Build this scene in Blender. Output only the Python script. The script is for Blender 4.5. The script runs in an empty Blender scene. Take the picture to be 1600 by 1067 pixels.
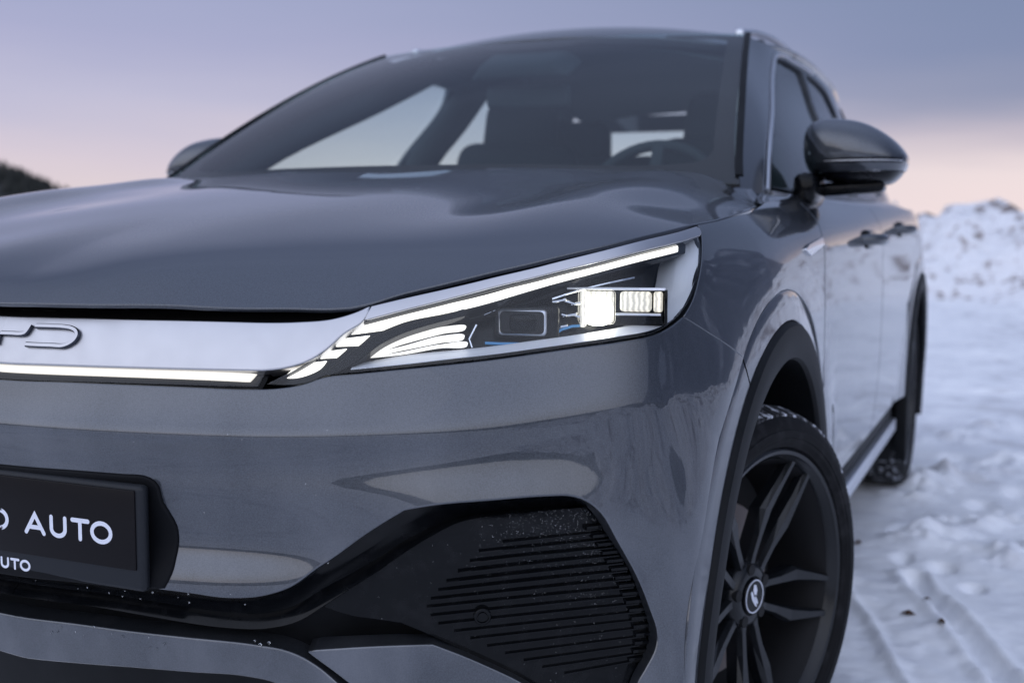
import bpy, bmesh, math, random
import numpy as np
from mathutils import Vector, Matrix, noise
from mathutils.geometry import delaunay_2d_cdt
SC = bpy.context.scene
random.seed(7)
# ------------------------------------------------------------------ camera
cam_d = bpy.data.cameras.new('camera'); cam = bpy.data.objects.new('camera', cam_d)
SC.collection.objects.link(cam); SC.camera = cam
cam_d.sensor_width = 36.0; cam_d.lens = 36.0*1835.88/1600.0
cam_d.clip_start = .02; cam_d.clip_end = 3000
_yaw, _pitch, _roll = .41203, -.09478, .00543
_f = Vector((-math.sin(_yaw)*math.cos(_pitch), math.cos(_yaw)*math.cos(_pitch), math.sin(_pitch)))
_r = Vector((math.cos(_yaw), math.sin(_yaw), 0)); _u = _r.cross(_f)
_r2 = _r*math.cos(_roll)+_u*math.sin(_roll); _u2 = -_r*math.sin(_roll)+_u*math.cos(_roll)
cam.matrix_world = Matrix(((_r2.x,_u2.x,-_f.x,1.28862),(_r2.y,_u2.y,-_f.y,-1.13377),(_r2.z,_u2.z,-_f.z,.96876),(0,0,0,1)))
cam_d.dof.use_dof = True; cam_d.dof.focus_distance = 1.58; cam_d.dof.aperture_fstop = 3.7
# ------------------------------------------------------------------ sky and light: dusk, soft
world = bpy.data.worlds.new('World'); SC.world = world; world.use_nodes = True
def build_world():
    nt = world.node_tree; N = nt.nodes; L = nt.links; N.clear()
    out = N.new('ShaderNodeOutputWorld'); bg = N.new('ShaderNodeBackground')
    tc = N.new('ShaderNodeTexCoord'); sep = N.new('ShaderNodeSeparateXYZ'); L.new(tc.outputs['Generated'], sep.inputs[0])
    def ramp(stops):
        r = N.new('ShaderNodeValToRGB'); e = r.color_ramp.elements
        while len(e) > 1: e.remove(e[0])
        e[0].position = stops[0][0]; e[0].color = (*stops[0][1], 1)
        for p, c in stops[1:]:
            k = e.new(p); k.color = (*c, 1)
        r.color_ramp.interpolation = 'LINEAR'; return r
    # clear pink-to-lavender dusk sky
    a = ramp([(0, (.70,.60,.60)), (.05, (.60,.53,.61)), (.10, (.46,.45,.60)), (.155, (.36,.37,.55)), (.20, (.31,.34,.52)), (.34, (.30,.33,.48)), (.6, (.165,.205,.335)), (1, (.46,.56,.84))])
    # the same with a blue-grey cloud bank above the glow
    b = ramp([(0, (.78,.66,.67)), (.045, (.74,.64,.66)), (.08, (.46,.42,.51)), (.115, (.24,.265,.40)), (.15, (.185,.225,.375)), (.20, (.17,.215,.36)), (.36, (.12,.155,.26)), (.6, (.16,.20,.33)), (1, (.46,.56,.84))])
    # paler sky on the side where the sun has gone down
    c = ramp([(0, (.80,.76,.80)), (.10, (.96,.98,1.08)), (.40, (1.06,1.15,1.44)), (.7, (.86,.96,1.26)), (1, (.48,.56,.80))])
    nz = N.new('ShaderNodeTexNoise'); nz.inputs['Scale'].default_value = 2.2; nz.inputs['Detail'].default_value = 4
    mp = N.new('ShaderNodeMapping'); mp.inputs['Scale'].default_value = (1, 1, 7); L.new(tc.outputs['Generated'], mp.inputs[0]); L.new(mp.outputs[0], nz.inputs[0])
    mz = N.new('ShaderNodeMath'); mz.operation = 'MULTIPLY_ADD'; L.new(nz.outputs['Fac'], mz.inputs[0]); mz.inputs[1].default_value = .085; mz.inputs[2].default_value = -.042
    el = N.new('ShaderNodeMath'); el.operation = 'ADD'; L.new(sep.outputs[2], el.inputs[0]); L.new(mz.outputs[0], el.inputs[1])
    L.new(el.outputs[0], a.inputs[0]); L.new(el.outputs[0], b.inputs[0]); L.new(el.outputs[0], c.inputs[0])
    mr = N.new('ShaderNodeMapRange'); mr.interpolation_type = 'SMOOTHSTEP'
    mr.inputs[1].default_value = -.72; mr.inputs[2].default_value = .05; L.new(sep.outputs[0], mr.inputs[0])
    mx = N.new('ShaderNodeMixRGB'); L.new(mr.outputs[0], mx.inputs[0]); L.new(a.outputs[0], mx.inputs[1]); L.new(b.outputs[0], mx.inputs[2])
    my = N.new('ShaderNodeMapRange'); my.interpolation_type = 'SMOOTHSTEP'; my.inputs[1].default_value = .35; my.inputs[2].default_value = -.55; L.new(sep.outputs[1], my.inputs[0])
    m2 = N.new('ShaderNodeMixRGB'); L.new(my.outputs[0], m2.inputs[0]); L.new(mx.outputs[0], m2.inputs[1]); L.new(c.outputs[0], m2.inputs[2]); mx = m2
    sky = N.new('ShaderNodeTexSky'); sky.sky_type = 'NISHITA'; sky.sun_disc = False
    sky.sun_elevation = math.radians(2); sky.sun_rotation = math.radians(200)
    ad = N.new('ShaderNodeMixRGB'); ad.blend_type = 'ADD'; ad.inputs[0].default_value = .012
    L.new(mx.outputs[0], ad.inputs[1]); L.new(sky.outputs[0], ad.inputs[2])
    L.new(ad.outputs[0], bg.inputs[0]); bg.inputs[1].default_value = 1.0; L.new(bg.outputs[0], out.inputs[0])
build_world()
sun_d = bpy.data.lights.new('sun', 'SUN'); sun = bpy.data.objects.new('sun', sun_d); SC.collection.objects.link(sun)
sun_d.energy = .12; sun_d.angle = math.radians(70); sun_d.color = (1, .97, .95)
sun.rotation_euler = Vector((.35, .70, -.75)).to_track_quat('-Z', 'Y').to_euler()
SC.view_settings.view_transform = 'Standard'; SC.view_settings.look = 'None'; SC.view_settings.exposure = .16; SC.view_settings.gamma = 1
SC.cycles.max_bounces = 10; SC.cycles.transparent_max_bounces = 16; SC.cycles.caustics_reflective = False; SC.cycles.caustics_refractive = False
SC.cycles.sample_clamp_indirect = 4; SC.cycles.use_denoising = True
# ------------------------------------------------------------------ materials
def mat(name, base, rough=.5, metal=0., coat=0., coat_r=.03, spec=.5, emit=None, es=0, build=None):
    m = bpy.data.materials.new(name); m.use_nodes = True; b = m.node_tree.nodes['Principled BSDF']
    b.inputs['Base Color'].default_value = (*base, 1); b.inputs['Roughness'].default_value = rough; b.inputs['Metallic'].default_value = metal
    b.inputs['Coat Weight'].default_value = coat; b.inputs['Coat Roughness'].default_value = coat_r; b.inputs['Specular IOR Level'].default_value = spec
    if emit: b.inputs['Emission Color'].default_value = (*emit, 1); b.inputs['Emission Strength'].default_value = es
    if build: build(m.node_tree, b)
    return m
def _noise(nt, scale, detail=3, coord='Object', vec_scale=None):
    tc = nt.nodes.new('ShaderNodeTexCoord'); n = nt.nodes.new('ShaderNodeTexNoise'); n.inputs['Scale'].default_value = scale; n.inputs['Detail'].default_value = detail
    src = tc.outputs[coord]
    if vec_scale:
        mp = nt.nodes.new('ShaderNodeMapping'); mp.inputs['Scale'].default_value = vec_scale; nt.links.new(src, mp.inputs[0]); src = mp.outputs[0]
    nt.links.new(src, n.inputs[0]); return n
def _range(nt, src, a, b, c, d):
    r = nt.nodes.new('ShaderNodeMapRange'); nt.links.new(src, r.inputs[0])
    for i, v in enumerate((a, b, c, d)): r.inputs[i+1].default_value = v
    return r
def _bump(nt, b, src, strength, dist):
    bp = nt.nodes.new('ShaderNodeBump'); bp.inputs['Strength'].default_value = strength; bp.inputs['Distance'].default_value = dist
    nt.links.new(src, bp.inputs['Height']); nt.links.new(bp.outputs[0], b.inputs['Normal'])
def _ramp(nt, src, stops):
    r = nt.nodes.new('ShaderNodeValToRGB'); e = r.color_ramp.elements; e[0].position = stops[0][0]; e[0].color = (*stops[0][1], 1); e[1].position = stops[-1][0]; e[1].color = (*stops[-1][1], 1)
    for p, c in stops[1:-1]:
        k = e.new(p); k.color = (*c, 1)
    nt.links.new(src, r.inputs[0]); return r
def paint_nodes(nt, b):
    f = _noise(nt, 620, 2); g = _noise(nt, 2.5, 4); d = _noise(nt, 55, 5)
    r = _ramp(nt, f.outputs['Fac'], [(.3, (.042,.047,.057)), (.7, (.080,.089,.105))])
    # thin dry road film in streaks, thickest low down and round the arches
    tc = nt.nodes.new('ShaderNodeTexCoord'); sp = nt.nodes.new('ShaderNodeSeparateXYZ'); nt.links.new(tc.outputs['Object'], sp.inputs[0])
    hz = _range(nt, sp.outputs[2], .85, .25, 0., 1.); dn = _noise(nt, 7, 7, vec_scale=(1, 1, .45)); dr = _range(nt, dn.outputs['Fac'], .40, .70, 0., .5)
    dm = nt.nodes.new('ShaderNodeMath'); dm.operation = 'MULTIPLY'; nt.links.new(hz.outputs[0], dm.inputs[0]); nt.links.new(dr.outputs[0], dm.inputs[1])
    mx = nt.nodes.new('ShaderNodeMixRGB'); nt.links.new(dm.outputs[0], mx.inputs[0]); nt.links.new(r.outputs[0], mx.inputs[1]); mx.inputs[2].default_value = (.30,.31,.34,1)
    nt.links.new(mx.outputs[0], b.inputs['Base Color'])
    m = _range(nt, f.outputs['Fac'], .3, .7, .30, .44); nt.links.new(m.outputs[0], b.inputs['Roughness'])
    mm = nt.nodes.new('ShaderNodeMath'); mm.operation = 'MULTIPLY'; nt.links.new(g.outputs['Fac'], mm.inputs[0]); nt.links.new(d.outputs['Fac'], mm.inputs[1])
    c = _range(nt, mm.outputs[0], .22, .42, .010, .05); nt.links.new(c.outputs[0], b.inputs['Coat Roughness'])
M = {}
M['paint'] = mat('grey_metallic_paint', (.14,.15,.19), .36, .8, 1.0, .03, build=paint_nodes); M['paint'].node_tree.nodes['Principled BSDF'].inputs['Coat IOR'].default_value = 1.62
def smudged(nt, b):
    n = _noise(nt, 14, 7, vec_scale=(1, 1, .5)); r = _range(nt, n.outputs['Fac'], .40, .70, .08, .20); nt.links.new(r.outputs[0], b.inputs['Roughness'])
    d = _noise(nt, 40, 6); c = _ramp(nt, d.outputs['Fac'], [(.50, (.003,.0035,.0045)), (.80, (.009,.0095,.011))]); nt.links.new(c.outputs[0], b.inputs['Base Color'])
M['gloss_black'] = mat('gloss_black_plastic', (.004,.0045,.006), .13, spec=.18, build=smudged)
M['matt_black'] = mat('matt_black_plastic', (.005,.0055,.007), .6, spec=.12)
def satin_black(nt, b):
    n = _noise(nt, 900, 2); _bump(nt, b, n.outputs['Fac'], .25, .0006)
    g = _noise(nt, 9, 5); r = _ramp(nt, g.outputs['Fac'], [(.35, (.005,.0055,.0065)), (.75, (.012,.013,.015))]); nt.links.new(r.outputs[0], b.inputs['Base Color'])
M['black'] = mat('textured_black_plastic', (.022,.023,.026), .55, spec=.15, build=satin_black)
M['dark'] = mat('dark_void', (.006,.006,.007), .8)
def satin_nodes(nt, b):
    n = _noise(nt, 30, 6); r = _range(nt, n.outputs['Fac'], .3, .7, .36, .46); nt.links.new(r.outputs[0], b.inputs['Roughness'])
M['satin'] = mat('satin_silver', (.54,.54,.56), .38, 1.0, build=satin_nodes)
M['chrome'] = mat('chrome', (.80,.81,.84), .08, 1.0)
M['silver'] = mat('silver_trim', (.66,.68,.73), .30, .85)
M['bezel'] = mat('satin_bezel', (.88,.89,.92), .38, .1)
M['letter_shade'] = mat('shaded_letter_flank', (.05,.055,.07), .15, .9)  # letter flanks coloured dark to carry the shade on their sides
M['frit'] = mat('printed_black', (.026,.020,.020), .9, spec=.1)
M['lit'] = mat('daytime_light', (.9,.9,.9), .4, emit=(1.0,.95,.84), es=1.5)
M['lit_soft'] = mat('lit_reflector', (.8,.8,.8), .3, emit=(1.0,.95,.84), es=.85)  # lamp light caught by the blades, put in as their own emission
def glow_bands(nt, b):  # bright and dim bands put into the emission, as lamp light on flutes
    tc = nt.nodes.new('ShaderNodeTexCoord'); v = nt.nodes.new('ShaderNodeTexWave'); v.inputs['Scale'].default_value = 44; v.inputs['Distortion'].default_value = 2.5; v.inputs['Detail Scale'].default_value = 3; nt.links.new(tc.outputs['Object'], v.inputs[0])
    r = _range(nt, v.outputs['Fac'], .0, 1., .42, .95); nt.links.new(r.outputs[0], b.inputs['Emission Strength'])
M['lit_bands'] = mat('lit_banded_reflector', (.25,.25,.25), .2, emit=(1.0,.95,.82), es=1, build=glow_bands)
M['lit_hot'] = mat('low_beam', (1,1,1), .4, emit=(1.0,.97,.82), es=6)
M['blue'] = mat('blue_accent', (.03,.16,.35), .25, 0, .5, emit=(.05,.32,.75), es=.16)
M['text'] = mat('white_print', (.72,.74,.82), .5)
M['plate'] = mat('plate_face', (.007,.006,.007), .32, spec=.15)
M['frame'] = mat('plate_frame', (.012,.014,.018), .42, spec=.25)
M['rim'] = mat('satin_black_wheel', (.008,.009,.011), .24, 0, spec=.36)
def rubber(nt, b):
    n = _noise(nt, 30, 6); r = _ramp(nt, n.outputs['Fac'], [(.50, (.006,.006,.007)), (.80, (.026,.026,.029))]); nt.links.new(r.outputs[0], b.inputs['Base Color'])
    _bump(nt, b, n.outputs['Fac'], .3, .002)
M['barrel'] = mat('wheel_barrel', (.008,.008,.009), .6, spec=.25)
M['rubber'] = mat('tyre_rubber', (.018,.018,.02), .66, spec=.15, build=rubber)
def tread(nt, b):
    n = _noise(nt, 45, 4); r = _ramp(nt, n.outputs['Fac'], [(.50, (.016,.016,.018)), (.56, (.06,.06,.07)), (.64, (.6,.62,.68))]); nt.links.new(r.outputs[0], b.inputs['Base Color'])
M['tread'] = mat('snowy_tread', (.02,.02,.022), .7, build=tread)
M['disc'] = mat('brake_disc', (.30,.26,.25), .45, .3)
M['cloth'] = mat('dark_upholstery', (.010,.017,.021), .85)
M['trim_in'] = mat('cabin_trim', (.011,.018,.022), .8)
M['liner'] = mat('headliner', (.016,.026,.031), .9)
def glass(name, tint, f=1.2, rough=.01):
    m = bpy.data.materials.new(name); m.use_nodes = True; nt = m.node_tree; N = nt.nodes; L = nt.links; N.clear()
    o = N.new('ShaderNodeOutputMaterial'); t = N.new('ShaderNodeBsdfTransparent'); g = N.new('ShaderNodeBsdfGlossy'); x = N.new('ShaderNodeMixShader'); fr = N.new('ShaderNodeFresnel')
    t.inputs[0].default_value = (*tint, 1); g.inputs['Roughness'].default_value = rough; fr.inputs[0].default_value = 1.45; ge = N.new('ShaderNodeNewGeometry'); ir = N.new('ShaderNodeMapRange'); ir.inputs[3].default_value = 1.45; ir.inputs[4].default_value = 1/1.45; L.new(ge.outputs['Backfacing'], ir.inputs[0]); L.new(ir.outputs[0], fr.inputs[0])
    mu = N.new('ShaderNodeMath'); mu.operation = 'MULTIPLY'; mu.inputs[1].default_value = f; mu.use_clamp = True
    L.new(fr.outputs[0], mu.inputs[0]); L.new(mu.outputs[0], x.inputs[0]); L.new(t.outputs[0], x.inputs[1]); L.new(g.outputs[0], x.inputs[2]); L.new(x.outputs[0], o.inputs[0])
    return m
M['lens'] = glass('headlight_lens', (.93,.95,.96))
M['glass'] = glass('windscreen_glass', (.83,.95,.95))
M['side_glass'] = glass('side_glass', (.84,.93,.93))
M['tint_glass'] = glass('smoked_light_cover', (.55,.55,.56))
# ------------------------------------------------------------------ object helpers
def obj(name, me, m, parent=None, **props):
    o = bpy.data.objects.new(name, me); SC.collection.objects.link(o)
    if m is not None and not me.materials: me.materials.append(m)
    if parent is not None: o.parent = parent
    for k, v in props.items(): o[k] = v
    return o
def empty(name, parent=None, loc=(0,0,0), **props):
    o = bpy.data.objects.new(name, None); SC.collection.objects.link(o); o.location = loc; o.empty_display_size = .2
    if parent is not None: o.parent = parent
    for k, v in props.items(): o[k] = v
    return o
def mesh(name, V, F, smooth=True, normals=None):
    me = bpy.data.meshes.new(name); me.from_pydata([tuple(map(float, v)) for v in V], [], [tuple(map(int, f)) for f in F])
    if smooth: me.polygons.foreach_set('use_smooth', [True]*len(me.polygons))
    me.update()
    if normals is not None: me.normals_split_custom_set_from_vertices([tuple(map(float, n)) for n in normals])
    return me
def bm_mesh(bm, name, smooth=False, auto=None):
    me = bpy.data.meshes.new(name); bm.normal_update(); bm.to_mesh(me); bm.free()
    if smooth: me.polygons.foreach_set('use_smooth', [True]*len(me.polygons))
    if auto is not None: me.set_sharp_from_angle(angle=math.radians(auto))
    return me
def rbox(size, bevel=.01, seg=3, loc=(0,0,0), rot=None, taper=None):
    bm = bmesh.new(); bmesh.ops.create_cube(bm, size=1); 
    for v in bm.verts:
        v.co = Vector((v.co.x*size[0], v.co.y*size[1], v.co.z*size[2]))
        if taper and v.co.z > 0: v.co.x *= taper[0]; v.co.y *= taper[1]
    if bevel: bmesh.ops.bevel(bm, geom=bm.edges[:], offset=bevel, segments=seg, profile=.5, affect='EDGES')
    if rot is not None: bmesh.ops.transform(bm, matrix=rot.to_4x4(), verts=bm.verts)
    bmesh.ops.translate(bm, vec=Vector(loc), verts=bm.verts)
    return bm
def mirror_mesh(me, name):
    n = me.copy(); n.name = name
    n.transform(Matrix.Scale(-1, 4, (1,0,0))); n.flip_normals(); return n
# ------------------------------------------------------------------ smooth sheets of the car body (metres)
def _basis(kn):
    # natural cubic spline as a linear operator: returns second-derivative matrix
    kn=np.asarray(kn,float);n=len(kn);h=np.diff(kn)
    A=np.zeros((n,n));B=np.zeros((n,n));A[0,0]=A[-1,-1]=1
    for i in range(1,n-1):
        A[i,i-1]=h[i-1];A[i,i]=2*(h[i-1]+h[i]);A[i,i+1]=h[i]
        B[i,i-1]=6/h[i-1];B[i,i]=-6/h[i-1]-6/h[i];B[i,i+1]=6/h[i]
    return np.linalg.solve(A,B)
class Spl:
    def __init__(s,kn): s.k=np.asarray(kn,float);s.M=_basis(kn)
    def w(s,t):
        t=np.atleast_1d(np.asarray(t,float));k=s.k;n=len(k)
        i=np.clip(np.searchsorted(k,t)-1,0,n-2);h=k[i+1]-k[i];b=(t-k[i])/h;a=1-b
        W=np.zeros((len(t),n));r=np.arange(len(t));W[r,i]=a;W[r,i+1]+=b
        ca=((a**3-a)*h*h/6)[:,None];cb=((b**3-b)*h*h/6)[:,None]
        return W+ca*s.M[i]+cb*s.M[i+1]
class Surf:
    """tensor-product cubic spline surface through a net of points P[row][station]"""
    def __init__(s,P,uk=None,vk=None,warp=None):
        s.P=np.asarray(P,float);M,K,_=s.P.shape
        if uk is None: uk=np.concatenate([[0],np.cumsum(np.linalg.norm(np.diff(s.P,axis=1),axis=2).mean(0))])
        if vk is None: vk=np.concatenate([[0],np.cumsum(np.linalg.norm(np.diff(s.P,axis=0),axis=2).mean(1))])
        s.uk=np.array(uk);s.vk=np.array(vk);s.su=Spl(uk);s.sv=Spl(vk);s.warp=warp
    def ev(s,u,v):
        Wu=s.su.w(u);Wv=s.sv.w(v)
        X=np.einsum('nm,mkc,nk->nc',Wv,s.P,Wu,optimize=True)
        return s.warp(X) if s.warp else X
    def nrm(s,u,v,e=1e-3):
        u=np.asarray(u,float);v=np.asarray(v,float)
        n=np.cross(s.ev(u+e,v)-s.ev(u-e,v),s.ev(u,v+e)-s.ev(u,v-e))
        return n/np.maximum(np.linalg.norm(n,axis=1),1e-12)[:,None]
    def off(s,u,v,d):
        return s.ev(u,v)-s.nrm(u,v)*np.reshape(d,(-1,1)) if np.any(d) else s.ev(u,v)
# ---------- front fascia and body side: rows run bottom to top, stations run from nose round the corner to the tail
SX=[0,.15,.30,.45,.58,.69,.780,.848,.886,.901,.907,.912,.916,.918,.918,.917,.917,.915,.900,.850,.70,.4,0]
SY=[0,.006,.027,.064,.113,.172,.239,.318,.430,.58,.75,.95,1.2,1.6,2.1,2.7,3.2,3.6,3.95,4.2,4.36,4.43,4.45]
def belt_net():
    C=np.stack([SX,SY],1);K=len(C)
    T=np.gradient(C,axis=0);T[0]=(1,0);T[-1]=(-1,0);T/=np.linalg.norm(T,axis=1)[:,None]
    N=np.stack([T[:,1],-T[:,0]],1)                       # outward
    s=np.concatenate([[0],np.cumsum(np.linalg.norm(np.diff(C,axis=0),axis=1))])
    # key stations for the profile tables: arc position
    ks=[0,3,5,6,7,8,10,12,14,17,19,22]
    rows=[ # z at keys , inset at keys
     ([.20]*12,                                             [.110,.105,.090,.075,.060,.050,.040,.050,.050,.050,.08,.08]),
     ([.36,.36,.36,.36,.36,.36,.36,.36,.36,.36,.36,.36],    [.060,.055,.048,.038,.026,.016,.012,.026,.026,.014,.03,.03]),
     ([.50,.505,.50,.49,.48,.47,.46,.46,.46,.46,.46,.46],   [.034,.023,.026,.022,.014,.008,.006,.012,.010,.006,.01,.01]),
     ([.555,.56,.57,.57,.56,.56,.56,.56,.56,.56,.56,.56],   [.047,.034,-.004,-.007,-.002,.002,.003,.004,.002,.002,.0,.0]),
     ([.63,.635,.65,.66,.66,.66,.66,.67,.67,.67,.67,.67],   [.040,.026,.004,.001,.000,.001,.000,.000,.000,.000,.0,.0]),
     ([.688,.694,.708,.722,.732,.738,.748,.768,.778,.778,.778,.778],[.0235,.0195,.0128,.0080,.0040,.0014,.000,.000,.000,.000,.0,.0]),
     ([.703,.708,.722,.736,.746,.752,.762,.782,.792,.792,.792,.792],[.0170,.0152,.0132,.0090,.0052,.0022,.000,.000,.000,.000,.0,.0]),
     ([.716,.721,.736,.750,.761,.768,.778,.798,.808,.808,.808,.808],[.0215,.0205,.0168,.0122,.0080,.0042,.0005,.000,.000,.000,.0,.0]),
     ([.765,.768,.785,.80,.815,.83,.84,.86,.87,.87,.87,.87],[.040,.044,.039,.030,.021,.013,.007,.002,.002,.002,.0,.0]),
     ([.81,.815,.84,.865,.885,.90,.915,.93,.94,.95,.95,.95],[.056,.063,.060,.048,.036,.025,.015,.006,.004,.004,.01,.01]),
     ([.855,.862,.90,.93,.95,.96,.975,.985,.995,1.01,1.01,1.01],[.078,.090,.090,.078,.066,.052,.040,.030,.020,.014,.03,.03]),
     ([.90,.90,.945,.98,.995,1.005,1.020,1.03,1.04,1.055,1.06,1.06],[.12,.14,.140,.130,.120,.110,.096,.095,.060,.040,.07,.07]),
    ]
    Sk=Spl(s[ks]).w(s)
    def lin(a): return np.interp(s,s[ks],a)*.5+.5*(Sk@np.array(a,float))
    net=[]
    for z,o in rows:
        zz=lin(z);oo=lin(o)
        net.append(np.stack([C[:,0]-N[:,0]*oo,C[:,1]-N[:,1]*oo,zz],1))
    net=np.array(net);net[:,0,0]=0;net[:,-1,0]=0
    return net
# wheel-arch flare: the skin is drawn out to a crease circle round each wheel
WY=(.872,3.592);WZ=.335;RC=.535;RO=.480;RI=.415
TH=np.radians([-40,0,40,80,100,120,140,160,176,200])
XC=[.914,.916,.917,.917,.916,.912,.9065,.900,.897,.893]      # crease x by angle (0 = rearward, 90 = up, 180 = forward)
XO=[.920,.922,.924,.925,.923,.9185,.914,.909,.902,.898]      # outer edge of the plastic arch trim
FDX=[[0.0808, 0.031, 0.0002, 0.0102, 0.0166, 0.0142, 0.0162, 0.0341, 0.0646, 0.0968], [0.0771, 0.0178, -0.0, 0.0023, 0.0049, 0.0069, 0.01, 0.0187, 0.0465, 0.105]]
def _mir(X,i):                                                # the rear wheel's arch mirrors the front one
    dy=X[:,1]-WY[i]
    return dy if i==0 else -dy
def flare(X):
    if FDX is None: return X
    X=X.copy()
    for i in (0,1):
        dy=_mir(X,i);dz=X[:,2]-WZ;R=np.hypot(dy,dz);th=np.arctan2(dz,dy);th=np.where(th<-2.2,th+2*np.pi,th)
        d=np.interp(th,TH,FDX[i]);w=np.where(R<RC,1.0,np.exp(-((R-RC)/.085)**2))
        X[:,0]+=np.where(X[:,0]>.3,d*w,0)
    return X
def solve_yz(S,y,z,u,v):
    for _ in range(40):
        e=1e-4;p=S.ev([u],[v])[0]
        a=(S.ev([u+e],[v])[0]-p)/e;b=(S.ev([u],[v+e])[0]-p)/e
        f=np.array([y-p[1],z-p[2]]);J=np.array([[a[1],b[1]],[a[2],b[2]]])
        st=np.linalg.solve(J,f);m=np.abs(st).max();st*=min(1,.05/m) if m>1e-12 else 1
        u+=st[0];v+=st[1]
    return u,v
def belt_surf():
    return Surf(belt_net(),warp=flare)
# ---------- bonnet, a smooth sheet through measured heights (x, y, z)
HP=[(0,.05,.862),(0,.09,.890),(0,.15,.917),(0,.25,.949),(0,.4,.984),(0,.55,1.011),(0,.7,1.036),(0,.9,1.064),(0,1.05,1.084),(0,1.15,1.097),
(.1,.0555,.8622),(.2,.072,.8628),(.28,.0975,.8634),(.36,.1285,.8642),(.43,.1525,.8662),(.49,.174,.8692),(.544,.207,.886),(.64,.264,.914),(.74,.322,.941),(.815,.44,.965),(.842,.67,.987),(.842,.963,1.012),(.80,1.2,1.018),
(.70,1.28,1.080),(.55,1.206,1.090),(.4,1.156,1.093),(.24,1.12,1.095),
(.625,1.12,1.086),(.63,1.0,1.073),(.635,.8,1.050),(.63,.62,1.024),(.62,.47,.991),(.60,.36,.956),(.575,1.0,1.068),(.58,.8,1.043),(.575,.62,1.016),
(.45,1.0,1.067),(.46,.8,1.038),(.47,.62,1.009),(.48,.45,.979),(.47,.30,.940),
(.12,.10,.894),(.25,.125,.893),(.36,.165,.889),(.45,.19,.889),(.25,.3,.956),(.25,.5,1.000),(.25,.75,1.040),(.25,1.0,1.077),(.78,1.27,1.035),(.73,.7,1.015),(.74,.95,1.045)]
def tps(P,reg=6e-5):
    P=np.array(P,float);P=np.concatenate([P,P[P[:,0]>0]*[-1,1,1]])
    def k(d2): return np.where(d2>1e-14,.5*d2*np.log(np.maximum(d2,1e-14)),0)
    D=((P[:,None,:2]-P[None,:,:2])**2).sum(2);n=len(P)
    A=np.zeros((n+3,n+3));A[:n,:n]=k(D)+reg*np.eye(n);A[:n,n]=1;A[:n,n+1:]=P[:,:2];A[n:,:n]=A[:n,n:].T
    w=np.linalg.solve(A,np.concatenate([P[:,2],[0,0,0]]))
    def f(x,y):
        x=np.asarray(x,float);y=np.asarray(y,float);d=(x[...,None]-P[:,0])**2+(y[...,None]-P[:,1])**2
        return k(d)@w[:n]+w[n]+w[n+1]*x+w[n+2]*y
    return f
def hood_surf():
    f=tps(HP);xs=np.array([-.12,0,.12,.24,.36,.46,.54,.61,.68,.75,.81,.87]);ys=np.array([.0,.05,.09,.14,.2,.28,.38,.5,.65,.8,.95,1.1,1.22,1.34])
    X,Y=np.meshgrid(xs,ys)
    return Surf(np.stack([X,Y,f(X,Y)],2),uk=xs,vk=ys)
# ---------- windscreen, roof, cabin side
def wind_surf():
    xs=np.array([-.2,0,.2,.4,.6,.8]);v=np.array([-.06,0,.5,1,1.06])
    P=[]
    for t in v: P.append([(x,1.13+.26*x*x+t*(.87),1.090-.02*x*x+t*.415+.030*4*t*(1-t)-.02*x*x*t) for x in xs])
    return Surf(P,uk=xs,vk=v)
def roof_surf():
    xs=np.array([-.2,0,.2,.4,.55,.66,.72]);ys=np.array([1.95,2.0,2.15,2.4,2.8,3.2,3.6,3.95,4.15])
    zc=[1.490,1.509,1.553,1.594,1.612,1.600,1.568,1.52,1.48]
    P=[[(x,y,z-.075*(x/.6)**2-.03*(x/.66)**8) for x in xs] for y,z in zip(ys,zc)]
    return Surf(P,uk=xs,vk=ys)
def cabin_surf():
    r0=[(.738,1.262,1.055),(.772,1.36,1.045),(.798,1.5,1.038),(.815,1.75,1.038),(.822,2.2,1.043),(.822,2.8,1.053),(.812,3.4,1.063),(.77,3.9,1.07),(.70,4.15,1.08)]
    r1=[(.700,1.430,1.178),(.724,1.53,1.18),(.741,1.67,1.18),(.750,1.9,1.18),(.753,2.3,1.185),(.752,2.8,1.19),(.742,3.4,1.20),(.705,3.85,1.2),(.645,4.07,1.2)]
    r2=[(.637,1.757,1.350),(.649,1.835,1.34),(.657,1.96,1.34),(.662,2.15,1.343),(.664,2.5,1.345),(.662,2.9,1.345),(.652,3.4,1.34),(.615,3.8,1.325),(.56,3.98,1.31)]
    r3=[(.564,2.10,1.496),(.576,2.16,1.494),(.588,2.26,1.495),(.597,2.42,1.492),(.611,2.7,1.490),(.613,3.05,1.488),(.604,3.45,1.468),(.565,3.75,1.43),(.52,3.9,1.40)]
    return Surf([r0,r1,r2,r3])
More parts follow.
